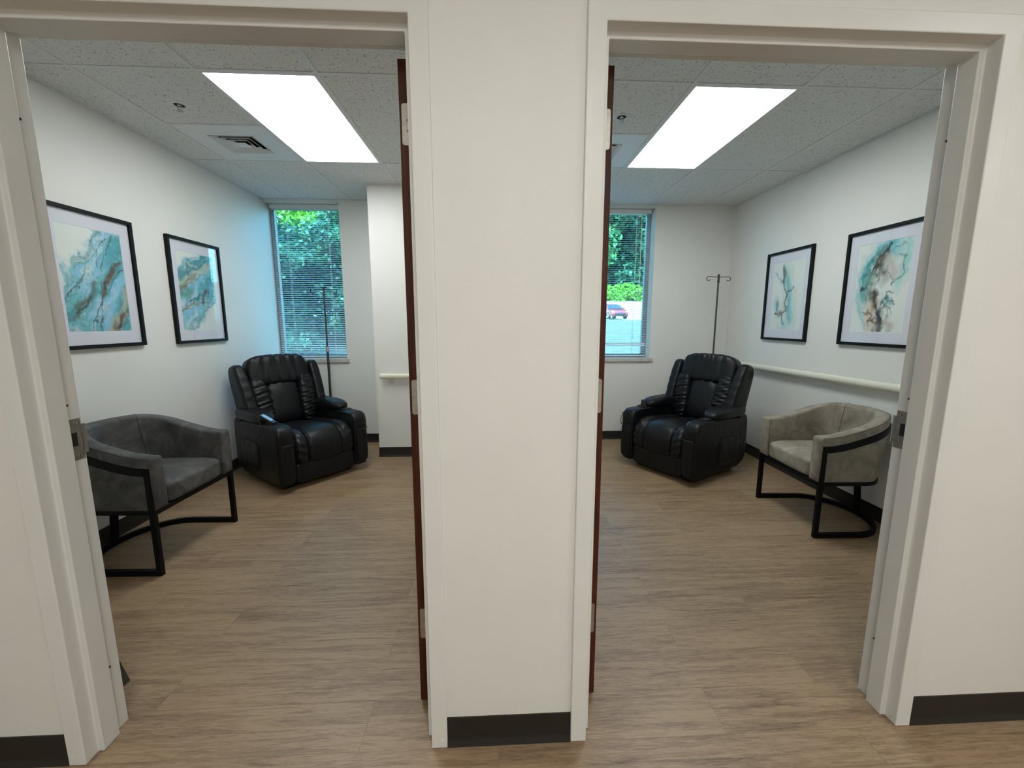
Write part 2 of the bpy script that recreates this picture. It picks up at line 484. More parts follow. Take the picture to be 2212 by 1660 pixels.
GXL, GYL, GXR, GYR = -2.1394, 1.2153, 1.0686, 1.2079
lightL = (GXL + T, GXL + 2 * T, GYL, GYL + 2 * T)
lightR = (GXR, GXR + T, GYR, GYR + 2 * T)
ventL = (GXL, GXL + T, GYL + T, GYL + 2 * T)
ventR = (GXR - T, GXR, GYR + T, GYR + 2 * T)
sprL = (-1.869, 1.575); sprR = (0.788, 1.580)
ceiling('ceiling_left', WL, -0.03, D3 - WF, YB + 0.0, [GXL + i * T for i in range(-1, 4)], [GYL + i * 2 * T for i in (-1, 0, 1, 2)],
        [lightL, ventL, (sprL[0] - .03, sprL[0] + .03, sprL[1] - .03, sprL[1] + .03)], [(ventL[0], ventL[1], GYL + T)])
ceiling('ceiling_right', 0.09, WR, D3 - WF, YB, [GXR + i * T for i in range(-2, 3)], [GYR + i * 2 * T for i in (-1, 0, 1, 2)],
        [lightR, ventR, (sprR[0] - .03, sprR[0] + .03, sprR[1] - .03, sprR[1] + .03)], [(ventR[0], ventR[1], GYR + T)])
ceiling('ceiling_hall', -4.5, 4.5, -2.6, WF, [-4.2 + i * T for i in range(15)], [-2.2, -0.98])

# rubber base
def baseboard(name, segs):
    q = MB()
    for (x0, y0, x1, y1) in segs:                        # travelling with the room on the left-hand side
        d = Vector((x1 - x0, y1 - y0, 0)); L = d.length; d.normalize(); nrm = Vector((-d.y, d.x, 0))
        prof = [(0, 0), (0.014, 0), (0.0125, 0.004), (0.006, 0.014), (0.0035, 0.026), (0.0032, 0.0985), (0.0022, 0.1), (0, 0.1)]
        V = []
        for t in (0, L):
            for (o, z) in prof:
                V.append((x0 + d.x * t + nrm.x * o, y0 + d.y * t + nrm.y * o, z))
        n = len(prof)
        q.add(V, [(i, (i + 1) % n, (i + 1) % n + n, i + n) for i in range(n)] + [tuple(range(n)), tuple(range(2 * n - 1, n - 1, -1))])
    return struct(q.build(name, M['base'], smooth=30))
baseboard('baseboard_hall_left', [(XL - FW, WF, -4.5, WF)])
baseboard('baseboard_hall_centre', [(XB - FW, WF, XA + FW, WF)])
baseboard('baseboard_hall_right', [(4.5, WF, XR + FW, WF)])
baseboard('baseboard_left', [(WL, YB, WL, D3 - WF)])
baseboard('baseboard_back_left', [(-1.203, YB, WL, YB)])
baseboard('baseboard_column', [(-1.203, 2.945, -1.203, YB), (-0.03, 2.945, -1.203, 2.945)])
baseboard('baseboard_back_right', [(WR, YB, 0.09, YB)])
baseboard('baseboard_right', [(WR, D3 - WF, WR, YB)])
baseboard('baseboard_front', [(WL, D3 - WF, XL - FW, D3 - WF), (XR + FW, D3 - WF, WR, D3 - WF)])

# hollow metal door frames with their strike plates
def door_frame(name, x0, x1, strike_side):
    prof = [(WF + 0.002, -FW), (0, -FW), (0, 0), (D1, 0), (D1, ST), (D2, ST), (D2, 0), (D3, 0), (D3, -FW), (D3 - WF - 0.002, -FW), (D3 - WF - 0.002, -0.02), (WF + 0.002, -0.02)]
    n = len(prof)
    V = []
    for c in range(4):
        for (y, o) in prof:
            V.append([(x0 + o, y, 0.0015), (x0 + o, y, HD - o), (x1 - o, y, HD - o), (x1 - o, y, 0.0015)][c])
    q = MB(); q.add(V, [(c * n + i, c * n + (i + 1) % n, (c + 1) * n + (i + 1) % n, (c + 1) * n + i) for c in range(3) for i in range(n)])
    q.add(V[:n], [tuple(range(n))]); q.add(V[3 * n:], [tuple(range(n - 1, -1, -1))])
    fr = struct(q.build(name, M['frame'], smooth=25, bevel=0.0034, bseg=4))
    sx = x0 if strike_side < 0 else x1
    g = 1 if strike_side < 0 else -1                     # towards the opening
    def plate(y0, y1, z0, z1, m, nm, t=0.0016, par=fr):
        return MB().box(min(sx, sx + g * t), max(sx, sx + g * t), y0, y1, z0, z1).build(nm, M[m], par, smooth=0)
    p = MB()
    zc = 1.014
    p.box(min(sx, sx + g * .002), max(sx, sx + g * .002), 0.112, 0.144, zc - 0.064, zc + 0.064)
    p.box(min(sx, sx + g * .002), max(sx, sx + g * .002), 0.143, D3 + 0.003, zc - 0.048, zc + 0.044)
    # curved lip that turns onto the room face
    lip = [(sx + g * 0.002, D3 + 0.002), (sx + g * 0.0005, D3 + 0.008), (sx - g * 0.004, D3 + 0.012), (sx - g * 0.006, D3 + 0.011), (sx - g * 0.001, D3 + 0.006), (sx, D3)]
    p.prism(lip if g > 0 else lip[::-1], 2, zc - 0.048, zc + 0.044)
    sp_ = p.build('strike_plate', M['steel'], fr, smooth=40)
    plate(0.113, 0.128, zc - 0.020, zc + 0.022, 'dark_hole', 'latch_hole', 0.0028, sp_)
    for z in (zc - 0.052, zc + 0.052):
        s2 = MB().lathe([(0.0001, 0), (0.0045, 0), (0.0042, 0.0012), (0.0001, 0.0014)], n=16, axis=0)
        o = s2.build('screw', M['chrome'], sp_); o.location = (sx + g * 0.002, 0.129, z)
        if g < 0: o.rotation_euler = (0, PI, 0)
    for z in (0.25, 1.125, 1.91):                        # rubber silencers on the stop
        MB().lathe([(0.0001, -0.003), (0.0035, -0.003), (0.004, 0.001), (0.002, 0.004), (0.0001, 0.0045)], n=12, axis=1).build('silencer', M['rubber'], fr).location = (sx + g * (ST - 0.003), D2 + 0.001, z)
    for xx in (x0 - 0.036, x1 + 0.036):                  # floor anchor screws in the faces
        o = MB().lathe([(0.0001, 0), (0.0045, 0), (0.0042, -0.0014), (0.0022, -0.0014), (0.0014, -0.0006), (0.0001, -0.0006)], n=16, axis=1).build('screw', M['white_metal'], fr)
        o.location = (xx if xx > 0 or x0 < -1 else xx, 0.0, 0.028)
    return fr
door_frame('trim_1', XL, XA, -1)
door_frame('trim_2', XB, XR, 1)

# mahogany doors standing open at a right angle into the rooms
def door(name, x0, x1, knuckle):
    hy0 = 0.163
    leaf = MB().box(x0, x1, hy0, hy0 + 1.055, 0.012, 2.122).build(name, M['wood'], smooth=0, bevel=0.0015)
    struct(leaf)
    side = 1 if knuckle > (x0 + x1) / 2 else -1           # side of the knuckle
    e0, e1 = (x0 + 0.0075, x1) if side > 0 else (x0, x1 - 0.0075)
    for zc in (0.321, 1.131, 1.946):
        h = MB()
        r = 0.006
        poly = [(e0 + r, zc - .057), (e1, zc - .057), (e1, zc + .057), (e0 + r, zc + .057), (e0 + .002, zc + .055), (e0, zc + .051), (e0, zc - .051), (e0 + .002, zc - .055)] if side > 0 else \
               [(e0, zc - .057), (e1 - r, zc - .057), (e1 - .002, zc - .055), (e1, zc - .051), (e1, zc + .051), (e1 - .002, zc + .055), (e1 - r, zc + .057), (e0, zc + .057)]
        h.prism(poly, 1, hy0 - 0.0018, hy0 + 0.0005)
        h.lathe([(0.0001, -.057), (.0062, -.057), (.0062, .057), (0.0001, .057)], (knuckle, hy0 - 0.004, zc), n=16)
        ho = h.build('hinge', M['steel'], leaf, smooth=40)
        for (dx, dz) in ((0.017, 0.012), (0.018, -0.018)):
            sx = e0 + dx if side > 0 else e1 - dx
            s2 = MB().lathe([(0.0001, 0), (0.0052, 0), (0.0046, -0.0014), (0.0001, -0.0016)], n=18, axis=1)
            so = s2.build('screw', M['chrome'], ho, smooth=40); so.location = (sx, hy0 - 0.0018, zc + dz)
            c = MB().box(-0.0028, 0.0028, -0.0019, 0, -0.0007, 0.0007).box(-0.0007, 0.0007, -0.0019, 0, -0.0028, 0.0028).build('screw_slot', M['dark_hole'], ho, smooth=0)
            c.location = (sx, hy0 - 0.0018, zc + dz); c.rotation_euler = (0, 0.5 + dz * 20, 0)
    # lever set on the leaf
    for sg, xx in ((-1, x0), (1, x1)):
        hd = MB()
        hd.lathe([(0.0001, 0), (.03, 0), (.03, sg * .006), (.01, sg * .012), (.01, sg * .045), (0.0001, sg * .045)], (xx, hy0 + 0.985, 1.014), axis=0)
        hd.tube([(xx + sg * .045, hy0 + .985, 1.014), (xx + sg * .05, hy0 + .94, 1.014), (xx + sg * .048, hy0 + .87, 1.014)], [.010, .0095, .008])
        hd.build('door_handle', M['steel'], leaf, smooth=40)
    return leaf
door('door_1', -0.2815, -0.237, -0.2290)
door('door_2', 0.3080, 0.3525, 0.2995)

# windows: stone sill, aluminium frame, tinted pane
def window(name, x0, x1, sx0, sx1):
    y0, y1 = 3.612, 3.662; w = 0.045
    q = MB().box(x0, x0 + w, y0, y1, SZ, HZ).box(x1 - w, x1, y0, y1, SZ, HZ).box(x0 + w, x1 - w, y0, y1, SZ, SZ + w).box(x0 + w, x1 - w, y0, y1, HZ - w, HZ)
    fr = struct(q.build(name, M['alu'], smooth=0, bevel=0.003))
    MB().box(x0 + w - .004, x1 - w + .004, 3.638, 3.6435, SZ + w - .004, HZ - w + .004).build('window_pane', M['window_glass'], fr, smooth=0)
    MB().box(sx0, sx1, 3.445, 3.63, 0.922, 0.962).build('window_sill', M['stone'], fr, smooth=0, bevel=0.003)
    return fr
window('window_1', WL + 0.002, LW1 - 0.002, WL + 0.002, LW1 + 0.025)
window('window_2', RW0 + 0.002, RW1 - 0.002, RW0 - 0.03, RW1 + 0.035)

# outdoor ground, rising away from the building
prof = [(3.72, 0.25), (8, 0.55), (16, 0.95), (26, 1.3), (39, 1.63), (46, 2.2), (56, 4.2), (64, 6.0), (90, 9.5), (140, 11)]
xs = np.linspace(-90, 90, 61)
P = np.zeros((len(prof), len(xs), 3))
for i, (yy, zz) in enumerate(prof):
    P[i, :, 0] = xs; P[i, :, 1] = yy; P[i, :, 2] = zz
g = MB(); g.grid(P)
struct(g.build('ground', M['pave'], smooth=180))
def gz(y): return float(np.interp(y, [p[0] for p in prof], [p[1] for p in prof]))

# ------------------------------------------------------------------ window blinds
def blind(label, x0, x1, odd=(), cords=(0.1, 0.5, 0.9), wand=0.05, tilt0=14.0):
    yb = 3.578
    t = thing('window_blind', label, 'blind', ((x0 + x1) / 2, yb, HZ - 0.004), group=None)
    hw = (x1 - x0) / 2; top = HZ - 0.004
    hr = MB().prism([(-.022, -.044), (.022, -.044), (.022, 0), (.018, 0), (.018, -.038), (-.019, -.038), (-.019, 0), (-.022, 0)], 0, -hw, hw)
    hr.box(-hw, hw, -.019, .018, -.038, -.002)
    hr.box(-hw, hw, -.0235, -.022, -.042, -.022)
    hr.build('headrail', M['slat'], t, smooth=0, bevel=0.001)
    zt, zb = -0.056, 0.992 - top
    pitch = 0.0205; n = int((zt - zb) / pitch)
    s = MB()
    for i in range(n):
        z = zt - i * pitch
        tilt = math.radians(tilt0 + rng.normal() * 0.7)
        if any(abs(z + top - o) < pitch * 0.5 for o in odd): tilt = math.radians(38)
        pr = [(-.0125, -.0), (-.006, .0012), (0, .0016), (.006, .0012), (.0125, 0), (.006, .0008), (0, .0012), (-.006, .0008)]
        pr = [(a * math.cos(tilt) - c * math.sin(tilt), a * math.sin(tilt) + c * math.cos(tilt) + z) for a, c in pr]
        s.prism(pr, 0, -hw + 0.004, hw - 0.004)
    s.build('slats', M['slat'], t, smooth=60)
    MB().box(-hw + .003, hw - .003, -.012, .012, zb - 0.018, zb - 0.006).build('bottom_rail', M['slat'], t, smooth=0, bevel=0.003)
    for c in cords:
        xx = -hw + 2 * hw * c
        q = MB()
        for yy in (-0.0135, 0.0135): q.box(xx - .0012, xx + .0012, yy - .0006, yy + .0006, zb - .006, -0.04)
        q.build('ladder_cord', M['cord'], t, smooth=0)
    xx = -hw + 2 * hw * wand
    MB().tube([(xx, -.027, -.035), (xx + .002, -.030, -.5), (xx + .003, -.03, -0.95)], [.003, .0042, .0042], 8).build('tilt_wand', M['cord'], t)
    return t
blind('white slatted blind over the left room window, leafy bushes behind', WL + 0.028, LW1 - 0.006, (), (0.22, 0.80), 0.09, 16.0)
blind('white slatted blind over the right room window, car and lot behind', RW0 + 0.01, RW1 - 0.018, (1.125, 1.105), (0.12, 0.5, 0.86), 0.9, 7.0)

# ------------------------------------------------------------------ ceiling fittings
def ceiling_light(cell, label):
    cx, cy = (cell[0] + cell[1]) / 2, (cell[2] + cell[3]) / 2
    t = thing('ceiling_light', label, 'light', (cx, cy, ZC), group=None)
    a, c = T / 2 - 0.013, T - 0.013
    w = 0.010
    f = MB().box(-a, -a + w, -c, c, -.003, .05).box(a - w, a, -c, c, -.003, .05).box(-a + w, a - w, -c, -c + w, -.003, .05).box(-a + w, a - w, c - w, c, -.003, .05)
    f.box(-a, a, -c, c, .05, .056)
    f.build('light_frame', M['grid'], t, smooth=0)
    MB().box(-a + w, a - w, -c + w, c - w, 0.000, 0.004).build('diffuser', M['lit'], t, smooth=0)
ceiling_light(lightL, 'bright flat ceiling light panel in the left room')
ceiling_light(lightR, 'bright flat ceiling light panel in the right room')

def air_vent(cell, label):
    cx, cy = (cell[0] + cell[1]) / 2, (cell[2] + cell[3]) / 2
    t = thing('air_vent', label, 'vent', (cx, cy, ZC), group=None)
    a = T / 2 - 0.012; h0 = 0.150
    p = MB()
    for bx in ((-a, a, -a, -h0), (-a, a, h0, a), (-a, -h0, -h0, h0), (h0, a, -h0, h0)): p.box(bx[0], bx[1], bx[2], bx[3], -.001, .002)
    p.box(-a, a, -a, a, 0.10, 0.102)
    p.build('vent_panel', M['white_metal'], t, smooth=0)
    r = MB()
    def ring(h, w, zo, zi):                              # a sloped square louver, from outer low edge to inner high edge
        V = []
        for (hh, z) in ((h, zo), (h - 0.002, zo - .0012), (h - w, zi), (h - w + 0.002, zi + .0012)):
            V += [(-hh, -hh, z), (hh, -hh, z), (hh, hh, z), (-hh, hh, z)]
        F = []
        for lev in range(4):
            for i in range(4):
                F.append((lev * 4 + i, lev * 4 + (i + 1) % 4, ((lev + 1) % 4) * 4 + (i + 1) % 4, ((lev + 1) % 4) * 4 + i))
        r.add(V, F)
    for h in (0.147, 0.112, 0.077):
        ring(h, 0.029, -0.002, 0.020)
    rr = 0.042
    r.add([(-rr, -rr, -.002), (rr, -rr, -.002), (rr, rr, -.002), (-rr, rr, -.002), (0, 0, .012)], [(0, 1, 4), (1, 2, 4), (2, 3, 4), (3, 0, 4), (3, 2, 1, 0)])
    r.build('louvers', M['white_metal'], t, smooth=0)
    n = MB().box(-h0, h0, -h0, -h0 + .003, -.001, .06).box(-h0, h0, h0 - .003, h0, -.001, .06).box(-h0, -h0 + .003, -h0, h0, -.001, .06).box(h0 - .003, h0, -h0, h0, -.001, .06)
    th = n.build('vent_throat', M['dark_hole'], t, smooth=0)  # near-black colour paints in the shade inside throat and duct
    MB().box(-h0, h0, -h0, h0, 0.058, 0.06).build('duct_opening', M['dark_hole'], th, smooth=0)
air_vent(ventL, 'square louvered ceiling vent left of the left room light')
air_vent(ventR, 'ceiling vent half hidden by the right room door edge')

def sprinkler(loc, label):
    t = thing('sprinkler', label, 'sprinkler', (loc[0], loc[1], ZC), group=None)
    MB().lathe([(.0275, .02), (.0275, -.002), (.030, -.006), (.040, -.005), (.046, -.001), (.046, .001), (.030, .002), (.029, .02)], n=32).build('escutcheon', M['white_metal'], t, smooth=60)
    MB().lathe([(.0275, -.003), (.026, .03), (.0001, .03), (.0001, .028), (.0265, .028)], n=28).build('cup', M['dark_hole'], t)
    b = MB().lathe([(.0001, .03), (.012, .03), (.012, .0), (.009, -.006), (.0001, -.006)], n=16)
    b.tube([(.010, 0, -.004), (.013, 0, -.016), (.005, 0, -.032)], .0025, 8).tube([(-.010, 0, -.004), (-.013, 0, -.016), (-.005, 0, -.032)], .0025, 8)
    b.lathe([(.0001, -.030), (.006, -.030), (.006, -.036), (.0001, -.036)], n=12)
    for kk in range(12):
        a = 2 * PI * kk / 12
        b.prism([(.004 * math.cos(a - .3), .004 * math.sin(a - .3)), (.017 * math.cos(a - .17), .017 * math.sin(a - .17)), (.017 * math.cos(a + .17), .017 * math.sin(a + .17)), (.004 * math.cos(a + .3), .004 * math.sin(a + .3))], 2, -.0375, -.036)
    b.build('sprinkler_head', M['steel'], t, smooth=40)
sprinkler(sprL, 'sprinkler head in the left room ceiling near the vent')
sprinkler(sprR, 'sprinkler head in the right room ceiling beside the door edge')

# ------------------------------------------------------------------ handrails
def handrail(label, p0, p1, nrm, out=0.068, h=0.056, caps=(True, True)):
    p0 = Vector(p0); p1 = Vector(p1); nrm = Vector(nrm)
    d = (p1 - p0); L = d.length; d.normalize()
    t = thing('handrail', label, 'handrail', p0)
    ring = []
    for kk in range(20):                                  # oval section, flat toward the wall
        a = 2 * PI * kk / 20
        ring.append((out - 0.02 + 0.02 * math.cos(a), h / 2 * math.sin(a) * (1.0)))
    def sec(x, s): return [tuple(d * x + nrm * (out - .02 + (o - out + .02) * s) + Vector((0, 0, z * s))) for o, z in ring]
    V = []; steps = [(0.014, 1), (L - 0.014, 1)]
    for x, s in steps: V += sec(x, s)
    q = MB().add(V, [(i, (i + 1) % 20, 20 + (i + 1) % 20, 20 + i) for i in range(20)] + [tuple(range(19, -1, -1)), tuple(range(20, 40))])
    q.build('rail', M['cream'], t, smooth=60)
    for on, x0, sg in ((caps[0], 0.0, 1), (caps[1], L, -1)):
        if not on: continue
        V = []; st = [(0.0135, 1.0), (0.012, 1.02), (0.005, 0.98), (0.001, 0.8), (0, 0.5)]
        for x, s in st: V += sec(x0 + sg * x, s)
        q = MB().add(V, [(m * 20 + i, m * 20 + (i + 1) % 20, (m + 1) * 20 + (i + 1) % 20, (m + 1) * 20 + i) for m in range(4) for i in range(20)] + [tuple(range(20)), tuple(range(80, 100))])
        q.build('end_cap', M['cream'], t, smooth=60)
    m = max(2, int(L / 0.8) + 1)
    for i in range(m):
        x = 0.1 + (L - 0.2) * i / (m - 1)
        c = d * x
        V = []
        for dx in (-0.025, 0.025):
            for o in (0.0, out - .03):
                for z in (-0.018, 0.018): V.append(tuple(d * (x + dx) + nrm * o + Vector((0, 0, z))))
        MB().add(V, [(0, 1, 3, 2), (4, 6, 7, 5), (0, 4, 5, 1), (2, 3, 7, 6), (0, 2, 6, 4), (1, 5, 7, 3)]).build('bracket', M['cream'], t, smooth=0)
    return t
handrail('short cream handrail on the column in the left room', (-1.150, 2.945, 0.838), (-0.06, 2.945, 0.838), (0, -1, 0))
handrail('long cream handrail along the right wall behind the taupe chair', (WR, 3.10, 0.925), (WR, 0.45, 0.958), (-1, 0, 0))

# ------------------------------------------------------------------ wall sockets
def outlet(label, x, z, plug=True, cable=None):
    t = thing('wall_outlet', label, 'outlet', (x, YB, z))
    MB().box(-.035, .035, -.005, 0, -.058, .058).build('cover_plate', M['white_plastic'], t, smooth=0, bevel=0.003)
    for zz in (-.02, .02): MB().box(-.017, .017, -.0065, -.004, zz - .014, zz + .014).build('receptacle', M['white_plastic'], t, smooth=0, bevel=0.004)
    return t
outlet('white wall outlet low on the left room back wall beside the recliner', -1.508, 0.306)
outlet('white wall outlet low on the right room back wall behind the recliner arm', 1.496, 0.300)
def plug(label, x, z, cable):
    t = thing('power_plug', label, 'plug', (x, YB - 0.007, z))
    MB().box(-.014, .014, -.032, 0, -.012, .012).box(-.008, .008, -.045, -.03, -.007, .007).build('plug_body', M['black_plastic'], t, smooth=0, bevel=0.003)
    MB().tube(cable, .0032, 8).build('cable', M['black_plastic'], t)
def smooth_path(ctrl, n=8):
    P = [Vector(c) for c in ctrl]; out = []
    for i in range(len(P) - 1):
        p0 = P[max(i - 1, 0)]; p1 = P[i]; p2 = P[i + 1]; p3 = P[min(i + 2, len(P) - 1)]
        for k_ in range(n):
            t = k_ / n
            out.append(0.5 * ((2 * p1) + (-p0 + p2) * t + (2 * p0 - 5 * p1 + 4 * p2 - p3) * t * t + (-p0 + 3 * p1 - 3 * p2 + p3) * t ** 3))
    out.append(P[-1]); return out
plug('black plug in the outlet beside the left recliner', -1.515, 0.332, smooth_path([(0, -.045, 0), (-.02, -.07, -.02), (-.06, -.08, -.12), (-.08, -.07, -.25), (-.14, -.08, -.325)]))
plug('black plug with a looping cord in the outlet behind the right recliner', 1.482, 0.322, smooth_path([(0, -.045, 0), (-.035, -.06, -.012), (-.05, -.06, -.07), (-.03, -.065, -.13), (.02, -.08, -.19), (.06, -.09, -.30)]))

# ------------------------------------------------------------------ barrel chairs
def barrel_chair(label, loc, rz, suede_m, stitch_m, seam=0.5):
    t = thing('barrel_chair', label, 'chair', loc, rz)
    YF, YC, W = -0.275, 0.02, 0.306
    nS = 61
    def plan(s, W_, ry, yf=YF):
        """outer U in plan; s in 0..1 from left arm front, round the back, to right arm front; returns point and outward normal"""
        Ls = YC - yf; La = PI * 0.5 * (W_ + ry); Lt = 2 * Ls + La
        d = s * Lt
        if d < Ls: return (-W_, yf + d), (-1, 0)
        if d > Ls + La: return (W_, yf + (Lt - d)), (1, 0)
        a = PI - PI * (d - Ls) / La
        p = (W_ * math.cos(a), YC + ry * math.sin(a)); nn = Vector((math.cos(a) / W_, math.sin(a) / ry)).normalized()
        return p, (nn.x, nn.y)
    def hgt(s):
        q = min(1.0, (1 - abs(2 * s - 1)) * 1.32); q = q * q * (3 - 2 * q)
        return 0.664 + 0.126 * q
    ZB = 0.372
    # upholstered shell
    nsec = 18; V = []; TH = 0.078
    svals = np.linspace(0, 1, nS)
    for s in svals:
        (bx, by), (nx, ny) = plan(s, W - 0.004, 0.215)
        (tx, ty), (mx_, my) = plan(s, W, 0.275)
        h = hgt(s); sec = []
        prof = []                                          # (thickness offset inward, height)
        for z in np.linspace(ZB, h - 0.02, 6): prof.append((0.0, z))
        for a in np.linspace(0.15, 0.85, 6) * PI: prof.append((TH / 2 - (TH / 2) * math.copysign(abs(math.cos(a)) ** 0.7, math.cos(a)), h - 0.022 + 0.022 * math.sin(a) ** 0.6))
        for z in np.linspace(h - 0.02, ZB, 6): prof.append((TH, z))
        for o, z in prof:
            f = (z - ZB) / (h - ZB)
            f2 = f ** 0.8
            ox, oy = bx + (tx - bx) * f2, by + (ty - by) * f2
            n2 = Vector((nx + (mx_ - nx) * f2, ny + (my - ny) * f2)).normalized()
            bul = 0.003 * math.sin(PI * min(1, max(0, f))) * (1 if o < TH / 2 else -1)
            sec.append((ox - n2.x * (o - bul), oy - n2.y * (o - bul), z))
        V.append(sec)
    P = np.array(V)
    q = MB(); nv = P.shape[1]
    # rounded front ends: shrink the end section towards its centre in three steps
    def endrings(sec, sg):
        c = sec.mean(0); R = []
        for (sc, dy) in ((0.93, -0.010), (0.72, -0.0165), (0.3, -0.019)):
            r = c + (sec - c) * np.array([sc, 1, 1 - (1 - sc) * 0.28]); r[:, 1] = sec[:, 1] + dy; R.append(r)
        return R
    a = endrings(P[0], 1); z_ = endrings(P[-1], 1)
    full = np.concatenate([np.array(a[::-1]), P, np.array(z_)])
    n_ = full.shape[0]
    Fc = [(i * nv + k_, (i + 1) * nv + k_, (i + 1) * nv + (k_ + 1) % nv, i * nv + (k_ + 1) % nv) for i in range(n_ - 1) for k_ in range(nv)]
    Fc += [tuple(range(nv)), tuple(range(n_ * nv - 1, (n_ - 1) * nv - 1, -1))]
    q.add(full.reshape(-1, 3), Fc)
    q.build('shell', M[suede_m], t, smooth=60)
    # stitching: outer top edge, and the seam down the inside of the back
    st = MB(); line = [tuple(P[i, 6] + np.array([0, 0, .001])) for i in range(nS)]
    st.tube(line, 0.0016, 6)
    mid = int(round(seam * (nS - 1)))
    st.tube([tuple(P[mid, k_] + np.array([0, -0.0008 if k_ > 9 else 0, 0.0008])) for k_ in range(6, nv)], 0.0016, 6)
    for e in (0, -1):
        st.tube([tuple(P[e, k_] + np.array([(-.001 if e == -1 else .001), 0, 0])) for k_ in range(11, nv)], 0.0014, 6)
    st.build('stitching', M[stitch_m], t)
    # seat
    def sf(p):
        x, y, z = p[:, 0], p[:, 1], p[:, 2]
        up = np.clip(z, 0, 1)
        fr = np.clip((-y - 0.5) / 0.5, 0, 1)
        p[:, 2] = z * (1 + 0.16 * up * (1 - x ** 2) * (1 - 0.5 * np.abs(y))) - 0.16 * fr ** 2 * up ** 2
        p[:, 0] = x * (1 - 0.22 * np.clip(y, 0, 1) ** 2)
        return p
    MB().cushion((0, -0.040, 0.432), (0.235, 0.252, 0.066), 7, 20, sf).build('seat', M[suede_m], t, smooth=180)
    # frame: one continuous arm tube with its legs, floor ring, seat platform, two rear posts
    bw = 0.025
    A = [] ; SD = []
    for s in np.linspace(0, 1, 49):
        h = hgt(s) - 0.082
        f = ((h - ZB) / (hgt(s) - ZB)) ** 0.8
        (x, y), (nx, ny) = plan(s, W - 0.004, 0.215 + (0.275 - 0.215) * f - 0.003, YF + 0.012)
        A.append((x, y, h + 0.004)); SD.append((nx, ny, 0))
    MB().bar(A, bw, 0.042, SD).build('arm_tube', M['black_metal'], t, smooth=30, bevel=0.002)
    for sg in (-1, 1):
        x = sg * (W - 0.004)
        MB().box(x - bw / 2, x + bw / 2, YF - 0.002, YF + 0.026, 0.0, A[0][2] + 0.0205).build('leg', M['black_metal'], t, smooth=0, bevel=0.002)
    B = []; SD = []
    for s in np.linspace(0, 1, 49):
        (x, y), (nx, ny) = plan(s, W - 0.002, 0.255, YF + 0.012)
        B.append((x, y, 0.0165)); SD.append((nx, ny, 0))
    MB().bar(B, bw, 0.032, SD).build('floor_ring', M['black_metal'], t, smooth=30, bevel=0.002)
    pl = [plan(s, W + 0.002, 0.222, YF - 0.004)[0] for s in np.linspace(0, 1, 49)]
    MB().prism(pl, 2, 0.3465, 0.3725).build('seat_platform', M['black_metal'], t, smooth=40, bevel=0.004)
    MB().bar([(0, YC + 0.250, 0.02), (0, YC + 0.212, 0.345)], 0.036, 0.024, [(1, 0, 0)] * 2).build('rear_post', M['black_metal'], t, smooth=0, bevel=0.002)
    return t
barrel_chair('dark grey suede barrel chair on a black frame in the left room', (-2.0894, 1.3028, 0), math.radians(88.2), 'suede_grey', 'stitch_grey', 0.635)
barrel_chair('taupe suede barrel chair on a black frame in the right room', (2.312, 1.503, 0), math.radians(-92.0), 'suede_taupe', 'stitch_taupe', 0.395)

